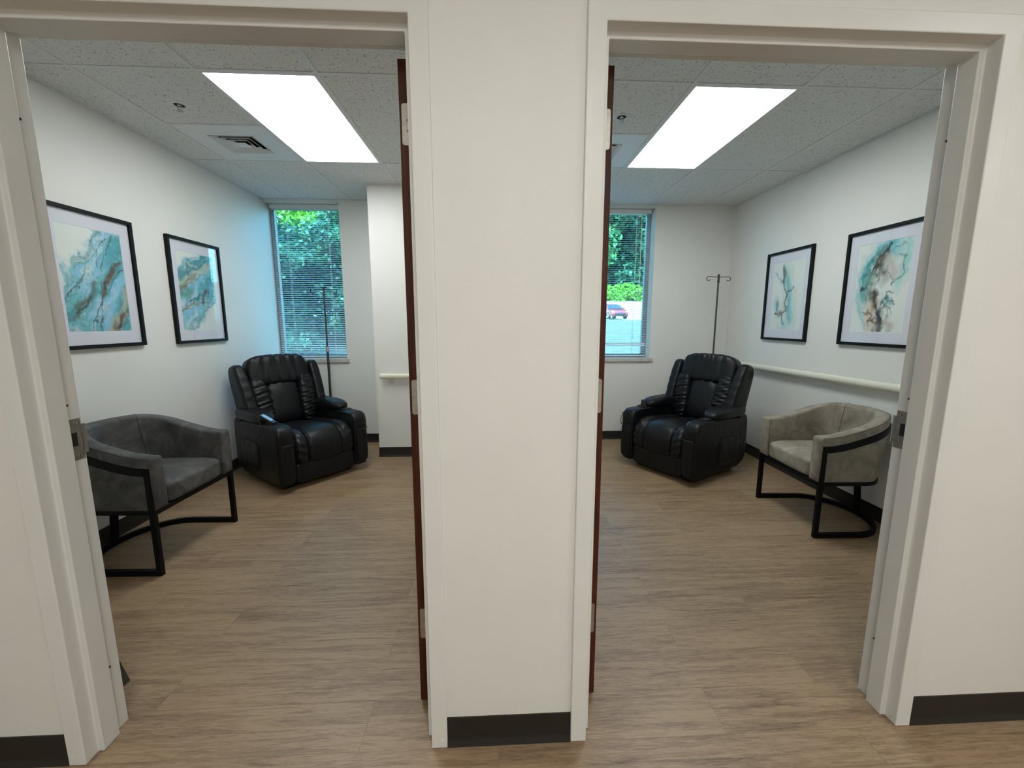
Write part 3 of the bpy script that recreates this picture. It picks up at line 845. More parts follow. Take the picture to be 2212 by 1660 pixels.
# ------------------------------------------------------------------ recliners
def recliner(label, loc, rz):
    t = thing('recliner', label, 'recliner', loc, rz)
    L = M['leather']
    sm = dict(smooth=180)
    # hidden plinth and feet
    MB().box(-.30, .30, -.34, .36, 0.022, .09).box(-.29, -.24, -.33, .35, 0, .03).box(.24, .29, -.33, .35, 0, .03).build('base', M['black_metal'], t, smooth=0, bevel=.004)
    # arms
    for sg in (-1, 1):
        pr = []                                            # side outline (y, z)
        for a in np.linspace(-PI / 2, 0, 3): pass
        pts = [(-.425, .055), (-.448, .10), (-.452, .30), (-.450, .43)]
        for a in np.linspace(PI, PI / 2, 8): pts.append((-.375 + .075 * math.cos(a), .47 + .078 * math.sin(a)))
        pts += [(-.28, .550), (-.15, .546), (.10, .540), (.255, .520)]
        for a in np.linspace(PI / 2, 0, 6): pts.append((.255 + .07 * math.cos(a), .44 + .08 * math.sin(a)))
        pts += [(.325, .20), (.315, .10), (.23, .060)]
        x0, x1 = sorted((sg * .268, sg * .398))
        m_ = len(pts); V = []
        cy, cz = 0.0, 0.30
        rows = [(x0, .90), (x0 + .012, .97), (x0 + .035, 1.0), (x1 - .035, 1.0), (x1 - .012, .975), (x1, .915)]
        for (x, sc) in rows:
            for (y, z) in pts:
                V.append((x, cy + (y - cy) * (1 - (1 - sc) * .35), cz + (z - cz) * (1 - (1 - sc) * .5)))
        q = MB().add(V, [(i * m_ + k_, i * m_ + (k_ + 1) % m_, (i + 1) * m_ + (k_ + 1) % m_, (i + 1) * m_ + k_) for i in range(len(rows) - 1) for k_ in range(m_)] + [tuple(range(m_ - 1, -1, -1)), tuple((len(rows) - 1) * m_ + k_ for k_ in range(m_))])
        arm = q.build('arm', L, t, smooth=50)
        # gathered pocket on the front of the arm
        def pk(p):
            x, y, z = p[:, 0], p[:, 1], p[:, 2]
            p[:, 1] = y + 0.16 * np.sin(x * 6 + 2.2 * z + 1.1 * np.sin(x * 9 + sg)) * np.clip(0.2 + z * .9, 0, 1) * (y < 0) - 0.5 * np.clip(-z, 0, 1) * 0.3 * (y < 0)
            return p
        MB().cushion((sg * .333, -.450, .245), (.054, .016, .155), 5, 14, pk).build('front_pocket', L, arm, **sm)
        MB().tube([(sg * .333 + dx, -.470 - .004 * math.cos(dx * 28), .405 - 4.0 * (.055 ** 2 - dx * dx)) for dx in np.linspace(-.055, .055, 11)], .0035, 8).build('pocket_elastic', L, arm)
        # side pocket
        def sp_(p):
            x, y, z = p[:, 0], p[:, 1], p[:, 2]
            p[:, 0] = x + sg * 0.20 * np.sin(y * 8 + 2.0 * z + np.sin(y * 13)) * np.clip(0.2 + z * .9, 0, 1) * (x * sg > 0)
            return p
        MB().cushion((sg * .397, .05, .25), (.012, .16, .12), 6, 14, sp_).build('side_pocket', L, arm, **sm)
        # rear quarter panel
        MB().cushion((sg * .364, .282, .315), (.036, .078, .225), 5, 12).build('rear_panel', L, t, **sm)
        # arm pad
        def ap(p):
            x, y, z = p[:, 0], p[:, 1], p[:, 2]
            fr = np.clip(-y, 0, 1)
            p[:, 2] = z * (1 - 0.22 * fr ** 3) - 0.25 * fr ** 3
            p[:, 0] = x * (1 - 0.10 * fr ** 4)
            p[:, 2] += 0.05 * np.sin(y * 22 + x * 3) * np.clip((-y - .4), 0, 1) * (z > 0)
            return p
        MB().cushion((sg * .332, .070, .578), (.088, .262, .052), 3.2, 20, ap).build('arm_pad', L, t, **sm)
        # cup holder let into the arm
        cp = MB().lathe([(.030, -.05), (.036, -.004), (.042, .004), (.046, .003), (.046, 0), (.036, -.002), (.033, -.05)], (sg * .333, -.235, .552), n=28)
        cp.lathe([(.0001, -.003), (.038, -.003), (.038, -.001), (.0001, -.001)], (sg * .333, -.235, .552), n=28)
        cp.build('cup_holder', M['black_plastic'], t, smooth=50)
    # seat and footrest: one waterfall cushion
    side = [(.22, .415), (.10, .432), (-.05, .448), (-.18, .458), (-.27, .462), (-.335, .456), (-.385, .438), (-.42, .405), (-.440, .362), (-.447, .305), (-.446, .25), (-.438, .205)]
    sp2 = smooth_path([(0, a, b_) for a, b_ in side], 4)
    nx = 49; xs_ = np.linspace(-1, 1, nx); P = np.zeros((len(sp2), nx, 3))
    for i, p in enumerate(sp2):
        t0 = sp2[max(i - 1, 0)]; t1 = sp2[min(i + 1, len(sp2) - 1)]
        tg = (t1 - t0).normalized(); nn = Vector((0, tg.z, -tg.y))
        if nn.z < 0 and i < 4: nn = -nn
        fr = i / (len(sp2) - 1)
        nn = Vector((0, tg.z, -tg.y))
        for j_, x in enumerate(xs_):
            seam = math.exp(-((abs(x) - .56) / .045) ** 2)
            bul = 0.018 * (1 - (x / .56) ** 2) if abs(x) < .56 else 0.016 * math.sin(PI * (abs(x) - .56) / .44) - 0.030 * max(0, (abs(x) - .9) / .1)
            wk = 0.0045 * math.sin(i * 1.15 + abs(x) * 14 + 1.3 * math.sin(i * .37)) * max(0, min(1, (abs(x) - .58) * 6)) * (1 if .30 < fr < .98 else .25)
            edge = -0.02 * max(0, (fr - .93) / .07) ** 2
            o = bul + wk - 0.014 * seam + edge
            P[i, j_] = (x * .266, p.y + nn.y * o, p.z + nn.z * o)
    low = P.copy(); low[:, :, 2] = np.minimum(low[:, :, 2] - 0.09, .36); low[:, :, 1] = np.minimum(low[:, :, 1] + 0.10, .3)
    q = MB(); q.grid(P)
    nu = len(sp2)
    # close the sides and the back with a skirt down to an inner copy
    q.grid(low[:, ::-1])
    for e in (0, nx - 1):
        q.grid(np.stack([P[:, e], low[:, e]], 1))
    for e in (0, nu - 1):
        q.grid(np.stack([P[e], low[e]], 1))
    seat = q.build('seat', L, t, smooth=60)
    pp = MB()
    for sg in (-1, 1):
        j_ = int(round((1 + sg * .56) / 2 * (nx - 1)))
        pp.tube([tuple(P[i, j_] + np.array([0, -.004, .003])) for i in range(nu)], .0048, 8)
    jl = int(round((1 - .56) / 2 * (nx - 1))); jr = nx - 1 - jl
    pp.tube([tuple(P[nu - 2, j_] + np.array([0, -.003, 0])) for j_ in range(jl, jr + 1)], .003, 8)
    pp.build('piping', L, seat)
    # lower front panel
    def lf(p):
        p[:, 2] = np.where(p[:, 2] > 0, p[:, 2] * (1 + .22 * np.clip((np.abs(p[:, 0]) - .5) * 2, 0, 1)), p[:, 2])
        return p
    MB().cushion((0, -.405, .13), (.265, .035, .080), 8, 14, lf).build('footrest_panel', L, t, **sm)
    # backrest: everything leans back
    ang = math.radians(15.5)
    def lean(p):                                           # p: local (x, depth toward front = -y, height above hinge)
        p = np.asarray(p, float).reshape(-1, 3)
        y = p[:, 1] * math.cos(ang) + p[:, 2] * math.sin(ang); z = -p[:, 1] * math.sin(ang) + p[:, 2] * math.cos(ang)
        return np.stack([p[:, 0], y + .205, z + .435], 1)
    def leaned(mb):
        o = MB(); 
        for v in mb.v: o.v.append(lean(v))
        o.f = mb.f; o.n = mb.n; return o
    leaned(MB().cushion((0, .085, .27), (.300, .055, .33), 6, 14)).build('back_panel', L, t, **sm)
    def roll(p):
        x, y, z = p[:, 0], p[:, 1], p[:, 2]
        g = np.sin(x * 19 + .6 * np.sin(z * 3)) + .7 * np.sin(x * 37 + 1 + z)
        p[:, 1] = y - (y < 0) * .075 * g * np.clip(1 - np.abs(x), 0, 1) ** .3 * (np.clip(np.abs(z), 0, 1)) 
        s_ = np.exp(-((np.abs(x) - .52) / .03) ** 2)
        p[:, 1] += (y < 0) * .13 * s_
        p[:, 2] = z * (1 - .10 * np.abs(x) ** 3)
        p[:, 0] = x * (1 + .02 * np.clip(-z, 0, 1) - .06 * np.clip(z, 0, 1))
        return p
    leaned(MB().cushion((0, .012, .505), (.276, .090, .142), 5.0, 40, roll)).build('headrest', L, t, **sm)
    def lum(p):
        x, y, z = p[:, 0], p[:, 1], p[:, 2]
        d = np.maximum(np.abs(x), np.abs(z))
        p[:, 1] = y * (1 + .42 * (1 - x * x) * (1 - z * z)) + (y < 0) * .10 * np.sin(13 * (x + z) + 3 * z) * np.clip(d - .70, 0, 1) * 3
        p[:, 0] = x * (1 - .04 * z)
        return p
    leaned(MB().cushion((0, .012, .200), (.150, .066, .205), 4.4, 30, lum)).build('lumbar_cushion', L, t, **sm)
    for sg in (-1, 1):
        def bol(p):
            x, y, z = p[:, 0], p[:, 1], p[:, 2]
            w = np.sin(z * 27 + x * 2.6 * sg + 1.1 * np.sin(z * 7)) * .6 + .5 * np.sin(z * 45 - x * 3 + 2)
            p[:, 1] = y + (y < 0) * .13 * w * (1 - .3 * np.abs(x)) * np.clip(.75 - z * .3, .3, 1)
            p[:, 0] = x + sg * (.25 * np.clip(z, -1, 1) * 0 + .12 * np.sin(z * 2.2)) - sg * .22 * (np.clip(-z, 0, 1)) * 0
            return p
        leaned(MB().cushion((sg * .206, -.002, .215), (.078, .092, .240), 3.6, 40, bol)).build('side_bolster', L, t, **sm)
        def wg(p):
            x, y, z = p[:, 0], p[:, 1], p[:, 2]
            p[:, 1] = y * (1 - .22 * np.clip(z, -1, 1)) + .06 * np.sin(z * 20) * (y < 0) * .4 + .15 * np.clip(z, 0, 1)
            p[:, 0] = x + sg * .55 * z * .5 + .0
            return p
        leaned(MB().cushion((sg * .320, .012, .290), (.050, .114, .285), 4.6, 22, wg)).build('wing', L, t, **sm)
    return t
REC_L = ((-1.815, 2.596), math.radians(52)); REC_R = ((1.802, 2.568), math.radians(-59))
recliner('black leather recliner under the window in the left room', (*REC_L[0], 0), REC_L[1])
recliner('black leather recliner in front of the hooked pole in the right room', (*REC_R[0], 0), REC_R[1])

def on_chair(rec, x, y):
    (ox, oy), a = rec
    return (ox + x * math.cos(a) - y * math.sin(a), oy + x * math.sin(a) + y * math.cos(a))
def remote(label, rec, x, y, z, tilt, cable, face=True, yaw=0.0):
    px, py = on_chair(rec, x, y)
    t = thing('remote_control', label, 'remote', (px, py, z))
    t.rotation_euler = (0, 0, rec[1] + yaw)
    b = MB().box(-.024, .024, -.009, .009, -.01, .125)
    def rot(mb):
        for i, v in enumerate(mb.v):
            c, s_ = math.cos(tilt), math.sin(tilt)
            w = v.copy(); w[:, 1] = v[:, 1] * c - v[:, 2] * s_; w[:, 2] = v[:, 1] * s_ + v[:, 2] * c; mb.v[i] = w
        return mb
    rot(b).build('remote_body', M['black_plastic'], t, smooth=0, bevel=.005)
    f = rot(MB().box(-.0185, .0185, -.0105, -.0085, .02, .118)).build('button_face', M['screen'] if face else M['black_plastic'], t, smooth=0, bevel=.001)
    f['label'] = 'pale blue button face' if face else 'dark button face'
    if cable: MB().tube(smooth_path(cable), .0028, 8).build('cable', M['black_plastic'], t)
remote('remote with a pale blue face lying in the left recliner cup holder', REC_L, -.333, -.27, .560, math.radians(-62), 
       [(0, .08, .045), (-.02, .11, .075), (-.055, .09, .05), (-.075, .06, -.03), (-.075, .08, -.10), (-.080, .15, -.15), (-.080, .19, -.20), (-.082, .16, -.245), (-.085, .10, -.27)], True, 0.5)
remote('small dark remote standing in the right recliner cup holder', REC_R, -.333, -.225, .488, math.radians(-10), None, False, 0.3)

# ------------------------------------------------------------------ pole stands with hooks
def iv_pole(label, x, y, top, clamp, rz):
    t = thing('iv_pole', label, 'pole stand', (x, y, 0), rz)
    MB().lathe([(.0001, .06), (.0125, .06), (.0125, clamp), (.0001, clamp)], n=18).build('lower_tube', M['pole_grey'], t, smooth=50)
    MB().lathe([(.0001, clamp - .02), (.0092, clamp - .02), (.0092, top - .07), (.0001, top - .07)], n=16).build('upper_tube', M['pole_grey'], t, smooth=50)
    MB().lathe([(.0001, clamp - .03), (.0165, clamp - .03), (.0175, clamp - .02), (.0175, clamp + .015), (.014, clamp + .022), (.0001, clamp + .022)], n=18).build('clamp', M['pole_light'], t, smooth=50)
    MB().lathe([(.0001, top - .085), (.0125, top - .085), (.0125, top - .07), (.0110, top - .068), (.0110, top), (.0001, top)], n=18).build('top_fitting', M['black_plastic'], t, smooth=50)
    for sg in (-1, 1):
        pts = [(0, 0, top - .028), (sg * .06, 0, top - .026), (sg * .105, 0, top - .024)]
        for a in np.linspace(PI / 2, -PI * .85, 12): pts.append((sg * (.112 + .021 * math.cos(a)), 0, top - .046 + .022 * math.sin(a)))
        MB().tube(pts, .0034, 10).build('hook', M['black_metal'], t)
    hub = MB().lathe([(.0001, .045), (.03, .045), (.03, .085), (.0001, .085)], n=18).build('hub', M['black_plastic'], t, smooth=50)
    for i in range(4):
        a = 2 * PI * i / 4 + PI / 4
        MB().tube([(.02 * math.cos(a), .02 * math.sin(a), .066), (.19 * math.cos(a), .19 * math.sin(a), .056)], [.012, .009], 10).build('leg', M['pole_grey'], t)
        c = MB().lathe([(.0001, -.009), (.024, -.009), (.026, -.005), (.026, .005), (.024, .009), (.0001, .009)], (.19 * math.cos(a), .19 * math.sin(a), .026), n=18, axis=1)
        c.box(.19 * math.cos(a) - .008, .19 * math.cos(a) + .008, .19 * math.sin(a) - .012, .19 * math.sin(a) + .012, .04, .06)
        c.build('caster', M['black_plastic'], t, smooth=40)
iv_pole('grey pole stand with two hooks in front of the left window', -1.772, 3.225, 1.724, 1.090, 0.0)
iv_pole('grey pole stand with two hooks in the right room corner', 2.372, 3.215, 1.876, 1.000, 0.05)

# ------------------------------------------------------------------ bin behind the left jamb
t = thing('waste_bin', 'dark olive tapered bin peeking out behind the left door jamb', 'bin', (-1.57, 0.235, 0))
def frus(z0, z1, a0, b0, a1, b1):
    return [(-a0, -b0, z0), (a0, -b0, z0), (a0, b0, z0), (-a0, b0, z0), (-a1, -b1, z1), (a1, -b1, z1), (a1, b1, z1), (-a1, b1, z1)]
FQ = [(3, 2, 1, 0), (0, 1, 5, 4), (1, 2, 6, 5), (2, 3, 7, 6), (3, 0, 4, 7), (4, 5, 6, 7)]
MB().add(frus(0, .30, .150, .078, .088, .050), FQ).build('bin_body', M['bin'], t, smooth=0, bevel=.003)
MB().add(frus(.295, .315, .092, .054, .090, .052), FQ).build('bin_rim', M['bin'], t, smooth=0, bevel=.003)

# ------------------------------------------------------------------ framed ink paintings
def lin(c):
    c = np.array(c, float) / 255.0
    return np.where(c <= 0.04045, c / 12.92, ((c + 0.055) / 1.055) ** 2.4)
_tab = np.random.default_rng(5).random((256, 256))
def vn(x, y, sd=0):
    x = x + sd * 17.3; y = y + sd * 9.1
    xi = np.floor(x).astype(int); yi = np.floor(y).astype(int); fx = x - xi; fy = y - yi
    fx = fx * fx * (3 - 2 * fx); fy = fy * fy * (3 - 2 * fy)
    g = lambda a, b_: _tab[a % 256, b_ % 256]
    return (g(xi, yi) * (1 - fx) + g(xi + 1, yi) * fx) * (1 - fy) + (g(xi, yi + 1) * (1 - fx) + g(xi + 1, yi + 1) * fx) * fy
def fbm(x, y, sd=0, o=5):
    s = 0; a = .5; n = 0
    for i in range(o):
        s = s + a * vn(x * 2 ** i, y * 2 ** i, sd + i); n += a; a *= .55
    return s / n
def over(img, col, a):
    a = np.clip(a, 0, 1)[..., None]
    return img * (1 - a) + lin(col) * a
def sstep(a, b_, x):
    t = np.clip((x - a) / (b_ - a), 0, 1); return t * t * (3 - 2 * t)
def seg_dist(u, v, pts):
    """distance to a polyline and position along it"""
    best = np.full(u.shape, 9.0); pos = np.zeros(u.shape); n = len(pts) - 1
    for i in range(n):
        (a, b_), (c, d) = pts[i], pts[i + 1]
        L2 = (c - a) ** 2 + (d - b_) ** 2
        t = np.clip(((u - a) * (c - a) + (v - b_) * (d - b_)) / L2, 0, 1)
        dd = np.hypot(u - a - t * (c - a), v - b_ - t * (d - b_))
        m = dd < best
        best = np.where(m, dd, best); pos = np.where(m, (i + t) / n, pos)
    return best, pos
def stroke(img, u, v, pts, w, col, a=1.0, rough=.03, sd=0, soft=1.0):
    uu = u + rough * (fbm(u * 9, v * 9, sd) - .5) * 2; vv = v + rough * (fbm(u * 9 + 40, v * 9, sd) - .5) * 2
    d, p = seg_dist(uu, vv, [(q_.x, q_.y) for q_ in smooth_path([(a_, b_, 0) for a_, b_ in pts], 5)])
    ww = w * (0.5 + 1.0 * fbm(p * 7 + sd, p * 0 + 3, sd))
    tex = 0.5 + 1.0 * fbm(u * 16, v * 24, sd + 50)
    img = over(img, col, a * (1 - sstep(ww * (1 - soft), ww, d)) * tex)
    rim = np.exp(-((d - ww * .82) / max(.006, w * .10)) ** 2) * .22 * a * fbm(u * 8, v * 8, sd + 60) * 1.6   # pigment gathers at the rim of a wash
    return over(img, tuple(int(c * .55) for c in col), rim)
TEAL = (112, 190, 196); DEEP = (62, 140, 150); SKY = (142, 200, 226); PALE = (196, 226, 226); BROWN = (112, 84, 58); DARK = (44, 58, 56); SAND = (196, 176, 146); PAPER = (234, 236, 230); GREEN = (70, 140, 120)
def base(u, v):
    return np.ones(u.shape + (3,)) * lin(PAPER) * (1 - .05 * fbm(u * 4, v * 4, 2))[..., None]
def paint_flow(u, v, sd, ang, lo, spots, tail, wht=.45):
    y = v * 1.52
    w1 = fbm(u * 3, y * 3, sd) - .5; w2 = fbm(u * 6 + 9, y * 6, sd + 3) - .5
    ca, sa = math.cos(ang), math.sin(ang)
    q = u * sa - y * ca + .55 * w1 + .22 * w2               # across the flow
    al = u * ca + y * sa + .3 * w2
    img = base(u, v)
    cover = sstep(lo - .06, lo + .16, q) * (1 - (sstep(tail - .12, tail + .2, q) if tail else 0))
    f = fbm(q * 5.5, al * 1.3, sd + 5)
    img = over(img, PALE, cover * .9)
    img = over(img, SKY, cover * sstep(.24, .42, f))
    img = over(img, TEAL, cover * sstep(.38, .52, f) * .95)
    img = over(img, DEEP, cover * sstep(.50, .66, f) * .8)
    f2 = fbm(q * 7 + 30, al * 1.6, sd + 8)
    img = over(img, PAPER, cover * sstep(.60, .74, f2) * wht)
    for k_, (mult, wd, st) in enumerate(((6.0, .020, .55), (9.0, .016, .38), (14, .02, .2))):
        g = fbm(q * mult * .6, al * 1.1 + k_ * 7, sd + 11 + k_)
        line = 1 - sstep(0, wd, np.abs(g - .5))
        img = over(img, DARK if k_ else (40, 92, 100), line * sstep(.3, .6, cover + .15) * st * (0.4 + .9 * fbm(al * 4, q * 4, sd + 20)))
    for (a, b_, ru, rv, col, st) in spots:
        # elongated ink masses that follow the flow
        du = (u - a) * ca + (v - b_) * 1.52 * sa; dv = (u - a) * sa - (v - b_) * 1.52 * ca
        m = np.exp(-(du / ru) ** 2 - (dv / rv) ** 2) * (0.5 + 1.1 * fbm(u * 14, y * 14, sd + 30))
        img = over(img, col, sstep(.32, .62, m) * st)
    return img
def paint_a(u, v):
    img = paint_flow(u, v, 3, math.radians(56), -.42, [], None, .55)
    img = stroke(img, u, v, [(1.02, .62), (.84, .44), (.70, .26), (.58, .04)], .13, SKY, .75, .06, 41)
    img = stroke(img, u, v, [(.98, .92), (.80, .80), (.66, .66)], .12, (92, 178, 192), .7, .07, 42)
    img = stroke(img, u, v, [(.92, .70), (.78, .62), (.66, .50), (.58, .38)], .060, BROWN, .95, .08, 43)
    img = stroke(img, u, v, [(.80, .66), (.68, .52), (.60, .42)], .030, DARK, .8, .08, 44)
    img = stroke(img, u, v, [(.52, .52), (.42, .36), (.30, .26), (.08, .14)], .050, (84, 110, 96), .9, .08, 45)
    img = stroke(img, u, v, [(.40, .34), (.30, .25), (.18, .22)], .034, DARK, .85, .08, 46)
    img = stroke(img, u, v, [(.34, .28), (.24, .26)], .030, BROWN, .8, .06, 47)
    img = stroke(img, u, v, [(1.0, .42), (.92, .24), (.80, .12), (.66, .0)], .075, SAND, .85, .08, 48)
    img = stroke(img, u, v, [(.90, .20), (.82, .08), (.72, .0)], .050, BROWN, .9, .08, 49)
    img = stroke(img, u, v, [(.86, .14), (.78, .04)], .026, DARK, .8, .06, 50)
    for k_, pts in enumerate(([(.60, .46), (.50, .24), (.40, .10), (.34, -.02)], [(.66, .50), (.58, .28), (.52, .12), (.46, -.02)], [(.88, .98), (.70, .74), (.62, .60)],
                              [(.98, .64), (.82, .54), (.70, .40)], [(.40, .66), (.30, .50), (.12, .38), (.0, .30)], [(.74, .96), (.60, .80), (.54, .64)])):
        img = stroke(img, u, v, pts, .011, (38, 78, 84), .85, .06, 52 + k_)
    return img
def paint_b(u, v):
    img = paint_flow(u, v, 21, math.radians(33), -1.02, [], -.05, .55)
    img = stroke(img, u, v, [(.98, .90), (.66, .80), (.30, .66), (.0, .58)], .075, (198, 204, 184), .85, .07, 61)
    img = stroke(img, u, v, [(.46, .70), (.28, .64), (.10, .58), (.0, .52)], .055, (148, 138, 104), .9, .08, 62)
    img = stroke(img, u, v, [(.0, .50), (.16, .44), (.30, .50)], .085, (96, 146, 112), .7, .07, 63)
    img = stroke(img, u, v, [(1.0, .66), (.84, .58), (.78, .46)], .070, (58, 158, 190), .75, .07, 64)
    img = stroke(img, u, v, [(.74, .52), (.64, .45), (.58, .40)], .050, BROWN, .95, .07, 65)
    img = stroke(img, u, v, [(.70, .50), (.52, .46), (.36, .40), (.20, .36)], .016, DARK, .85, .07, 66)
    img = stroke(img, u, v, [(.52, .36), (.30, .33), (.08, .28), (.0, .22)], .026, (150, 116, 66), .85, .07, 67)
    for k_, pts in enumerate(([(.9, .96), (.5, .80), (.2, .74)], [(.62, .72), (.34, .62), (.08, .56)], [(.98, .36), (.70, .28), (.48, .16), (.36, .0)], [(.96, .50), (.80, .40), (.60, .36)])):
        img = stroke(img, u, v, pts, .010, (60, 120, 130), .75, .06, 70 + k_)
    return img
def paint_c(u, v):
    img = base(u, v)
    main = [(.34, .93), (.36, .82), (.38, .72), (.44, .60), (.52, .52), (.47, .40), (.50, .30), (.38, .22), (.48, .08)]
    img = stroke(img, u, v, [(.42, .86), (.50, .70), (.60, .50), (.62, .34), (.66, .18), (.50, .06)], .20, (176, 220, 216), .8, .06, 2)
    img = stroke(img, u, v, [(.48, .74), (.58, .52), (.60, .30), (.66, .16)], .10, TEAL, .85, .05, 4)
    img = stroke(img, u, v, [(.20, .40), (.26, .26)], .11, TEAL, .8, .05, 5)
    img = stroke(img, u, v, [(.44, .44), (.40, .32)], .06, (206, 206, 176), .7, .04, 7)
    img = stroke(img, u, v, [(.34, .92), (.40, .86), (.36, .80)], .06, (120, 122, 100), .9, .05, 8)
    img = stroke(img, u, v, main, .026, DARK, .9, .05, 9)
    img = stroke(img, u, v, [(.50, .56), (.60, .57), (.70, .63)], .016, DARK, .8, .04, 10)
    img = stroke(img, u, v, [(.08, .86), (.22, .74), (.36, .70)], .014, (80, 130, 126), .7, .05, 12)
    img = stroke(img, u, v, [(.18, .24), (.30, .24), (.36, .26)], .035, BROWN, .85, .05, 13)
    img = stroke(img, u, v, [(.22, .42), (.24, .30)], .035, DARK, .75, .05, 14)
    img = stroke(img, u, v, [(.56, .34), (.50, .28), (.58, .26), (.56, .34)], .012, (40, 90, 90), .8, .03, 15)
    img = stroke(img, u, v, [(.72, .26), (.78, .14), (.82, .08)], .010, (120, 180, 180), .6, .03, 16)
    return img
def paint_d(u, v):
    img = base(u, v)
    arc = [(.20, .40), (.18, .55), (.23, .70), (.34, .83), (.50, .92), (.70, .95), (.92, .93)]
    img = stroke(img, u, v, arc, .22, (180, 220, 218), .75, .09, 21)
    img = stroke(img, u, v, arc[:6], .13, TEAL, .9, .08, 22)
    img = stroke(img, u, v, arc[1:5], .07, DEEP, .7, .09, 37)
    img = stroke(img, u, v, [(.92, .88), (.93, .74), (.84, .60), (.80, .54)], .13, (160, 212, 206), .8, .08, 23)
    img = stroke(img, u, v, [(.50, .80), (.48, .71), (.56, .66)], .14, (124, 112, 96), .95, .07, 24)
    img = stroke(img, u, v, [(.62, .80), (.72, .72), (.70, .62)], .11, (196, 184, 172), .7, .07, 25)
    img = stroke(img, u, v, [(.40, .70), (.44, .62), (.42, .56)], .035, (70, 84, 78), .7, .09, 38)
    for k_, pts in enumerate(([(.62, .96), (.48, .84), (.36, .72), (.26, .60), (.20, .46)], [(.56, .92), (.42, .78), (.30, .66)], [(.46, .80), (.34, .66), (.28, .50)])):
        img = stroke(img, u, v, pts, .034 - .008 * k_, (36, 44, 42) if k_ != 1 else BROWN, .95, .10, 26 + k_ * 40)
    for k_, pts in enumerate(([(.50, .88), (.60, .94), (.74, .99)], [(.54, .86), (.70, .90), (.86, .90)], [(.40, .80), (.28, .80), (.18, .74)], [(.34, .72), (.20, .66), (.10, .54)], [(.80, .86), (.88, .74), (.82, .58), (.72, .50)], [(.60, .66), (.70, .60), (.68, .52)])):
        img = stroke(img, u, v, pts, .010, (66, 96, 94), .75, .10, 130 + k_)
    img = stroke(img, u, v, [(.32, .62), (.34, .50), (.28, .40)], .11, (128, 156, 140), .85, .09, 29)
    img = stroke(img, u, v, [(.46, .34), (.36, .26), (.34, .14), (.42, .04)], .14, (222, 202, 176), .85, .07, 30)
    img = stroke(img, u, v, [(.40, .42), (.42, .36), (.50, .28), (.56, .18), (.56, .06), (.52, -.02)], .085, (80, 66, 50), .98, .09, 31)
    img = stroke(img, u, v, [(.44, .44), (.40, .36)], .05, (70, 60, 48), .95, .08, 39)
    img = stroke(img, u, v, [(.54, .22), (.58, .10), (.56, -.02)], .055, (30, 38, 36), .95, .10, 32)
    img = stroke(img, u, v, [(.52, .14), (.42, .12), (.36, .06)], .030, BROWN, .85, .10, 40)
    img = stroke(img, u, v, [(.26, .24), (.36, .22), (.40, .14)], .026, BROWN, .85, .10, 43)
    img = stroke(img, u, v, [(.56, .34), (.66, .36), (.74, .28)], .060, (108, 176, 176), .8, .09, 34)
    for k_, pts in enumerate(([(.54, .28), (.64, .38), (.76, .44)], [(.58, .26), (.70, .28), (.76, .22)], [(.58, .30), (.68, .26), (.66, .18)], [(.60, .32), (.72, .36), (.80, .30)])):
        img = stroke(img, u, v, pts, .014, (40, 52, 52), .85, .12, 150 + k_)
    img = stroke(img, u, v, [(.10, .34), (.20, .20), (.30, .04)], .035, (150, 206, 214), .8, .07, 35)
    img = stroke(img, u, v, [(.70, .14), (.78, .07), (.76, .0)], .09, (196, 180, 168), .75, .08, 36)
    return img
def framed(label, pos, rz, painter, w=0.578, h=0.812):
    """local: hangs in the XZ plane, back against the wall at y=0, facing -y"""
    t = thing('framed_picture', label, 'picture', pos, rz, None)
    fw = 0.022; d = 0.026
    hw, hh = w / 2, h / 2
    q = MB()
    rings = [(0, -.001), (0, -d), (fw, -d), (fw, -.008)]
    V = []
    for (o, y) in rings: V += [(-hw + o, y, -hh + o), (hw - o, y, -hh + o), (hw - o, y, hh - o), (-hw + o, y, hh - o)]
    q.add(V, [(l * 4 + i, l * 4 + (i + 1) % 4, (l + 1) * 4 + (i + 1) % 4, (l + 1) * 4 + i) for l in range(3) for i in range(4)] + [(0, 1, 2, 3)])
    q.build('picture_frame', M['frame_black'], t, smooth=0, bevel=.0012)
    pw, ph = 0.404, 0.612
    m = MB(); a, c = hw - fw + .001, hh - fw + .001
    rings = [(a, c, -.010), (pw / 2, ph / 2, -.010), (pw / 2 - .0015, ph / 2 - .0015, -.0085)]
    V = []
    for (x, z, y) in rings: V += [(-x, y, -z), (x, y, -z), (x, y, z), (-x, y, z)]
    m.add(V, [(l * 4 + i, l * 4 + (i + 1) % 4, (l + 1) * 4 + (i + 1) % 4, (l + 1) * 4 + i) for l in range(2) for i in range(4)])
    m.build('mat_board', M['mat_board'], t, smooth=0)
    nu, nv = 150, 228
    U, Vv = np.meshgrid(np.linspace(0, 1, nu), np.linspace(0, 1, nv), indexing='ij')
    P = np.stack([(U - .5) * pw, np.full(U.shape, -.0084), (Vv - .5) * ph], -1)
    o = MB().grid(P).build('print', M['print'], t, smooth=0, fix=False)
    col = painter(U, Vv).reshape(-1, 3)
    at = o.data.color_attributes.new('ink', 'FLOAT_COLOR', 'POINT')
    at.data.foreach_set('color', np.concatenate([col, np.ones((len(col), 1))], 1).astype(np.float32).ravel())
    MB().box(-a, a, -.0135, -.0115, -c, c).build('picture_glass', M['picture_glass'], t, smooth=0)
    return t
k = NM('ink_print'); k.set(Roughness=0.75)
an = k.n('ShaderNodeVertexColor'); an.layer_name = 'ink'
pv = k.coord(); pn = k.noise(pv, 60, 3)
mxp = k.n('ShaderNodeMix', data_type='RGBA'); mxp.blend_type = 'MULTIPLY'; mxp.inputs[0].default_value = 0.10
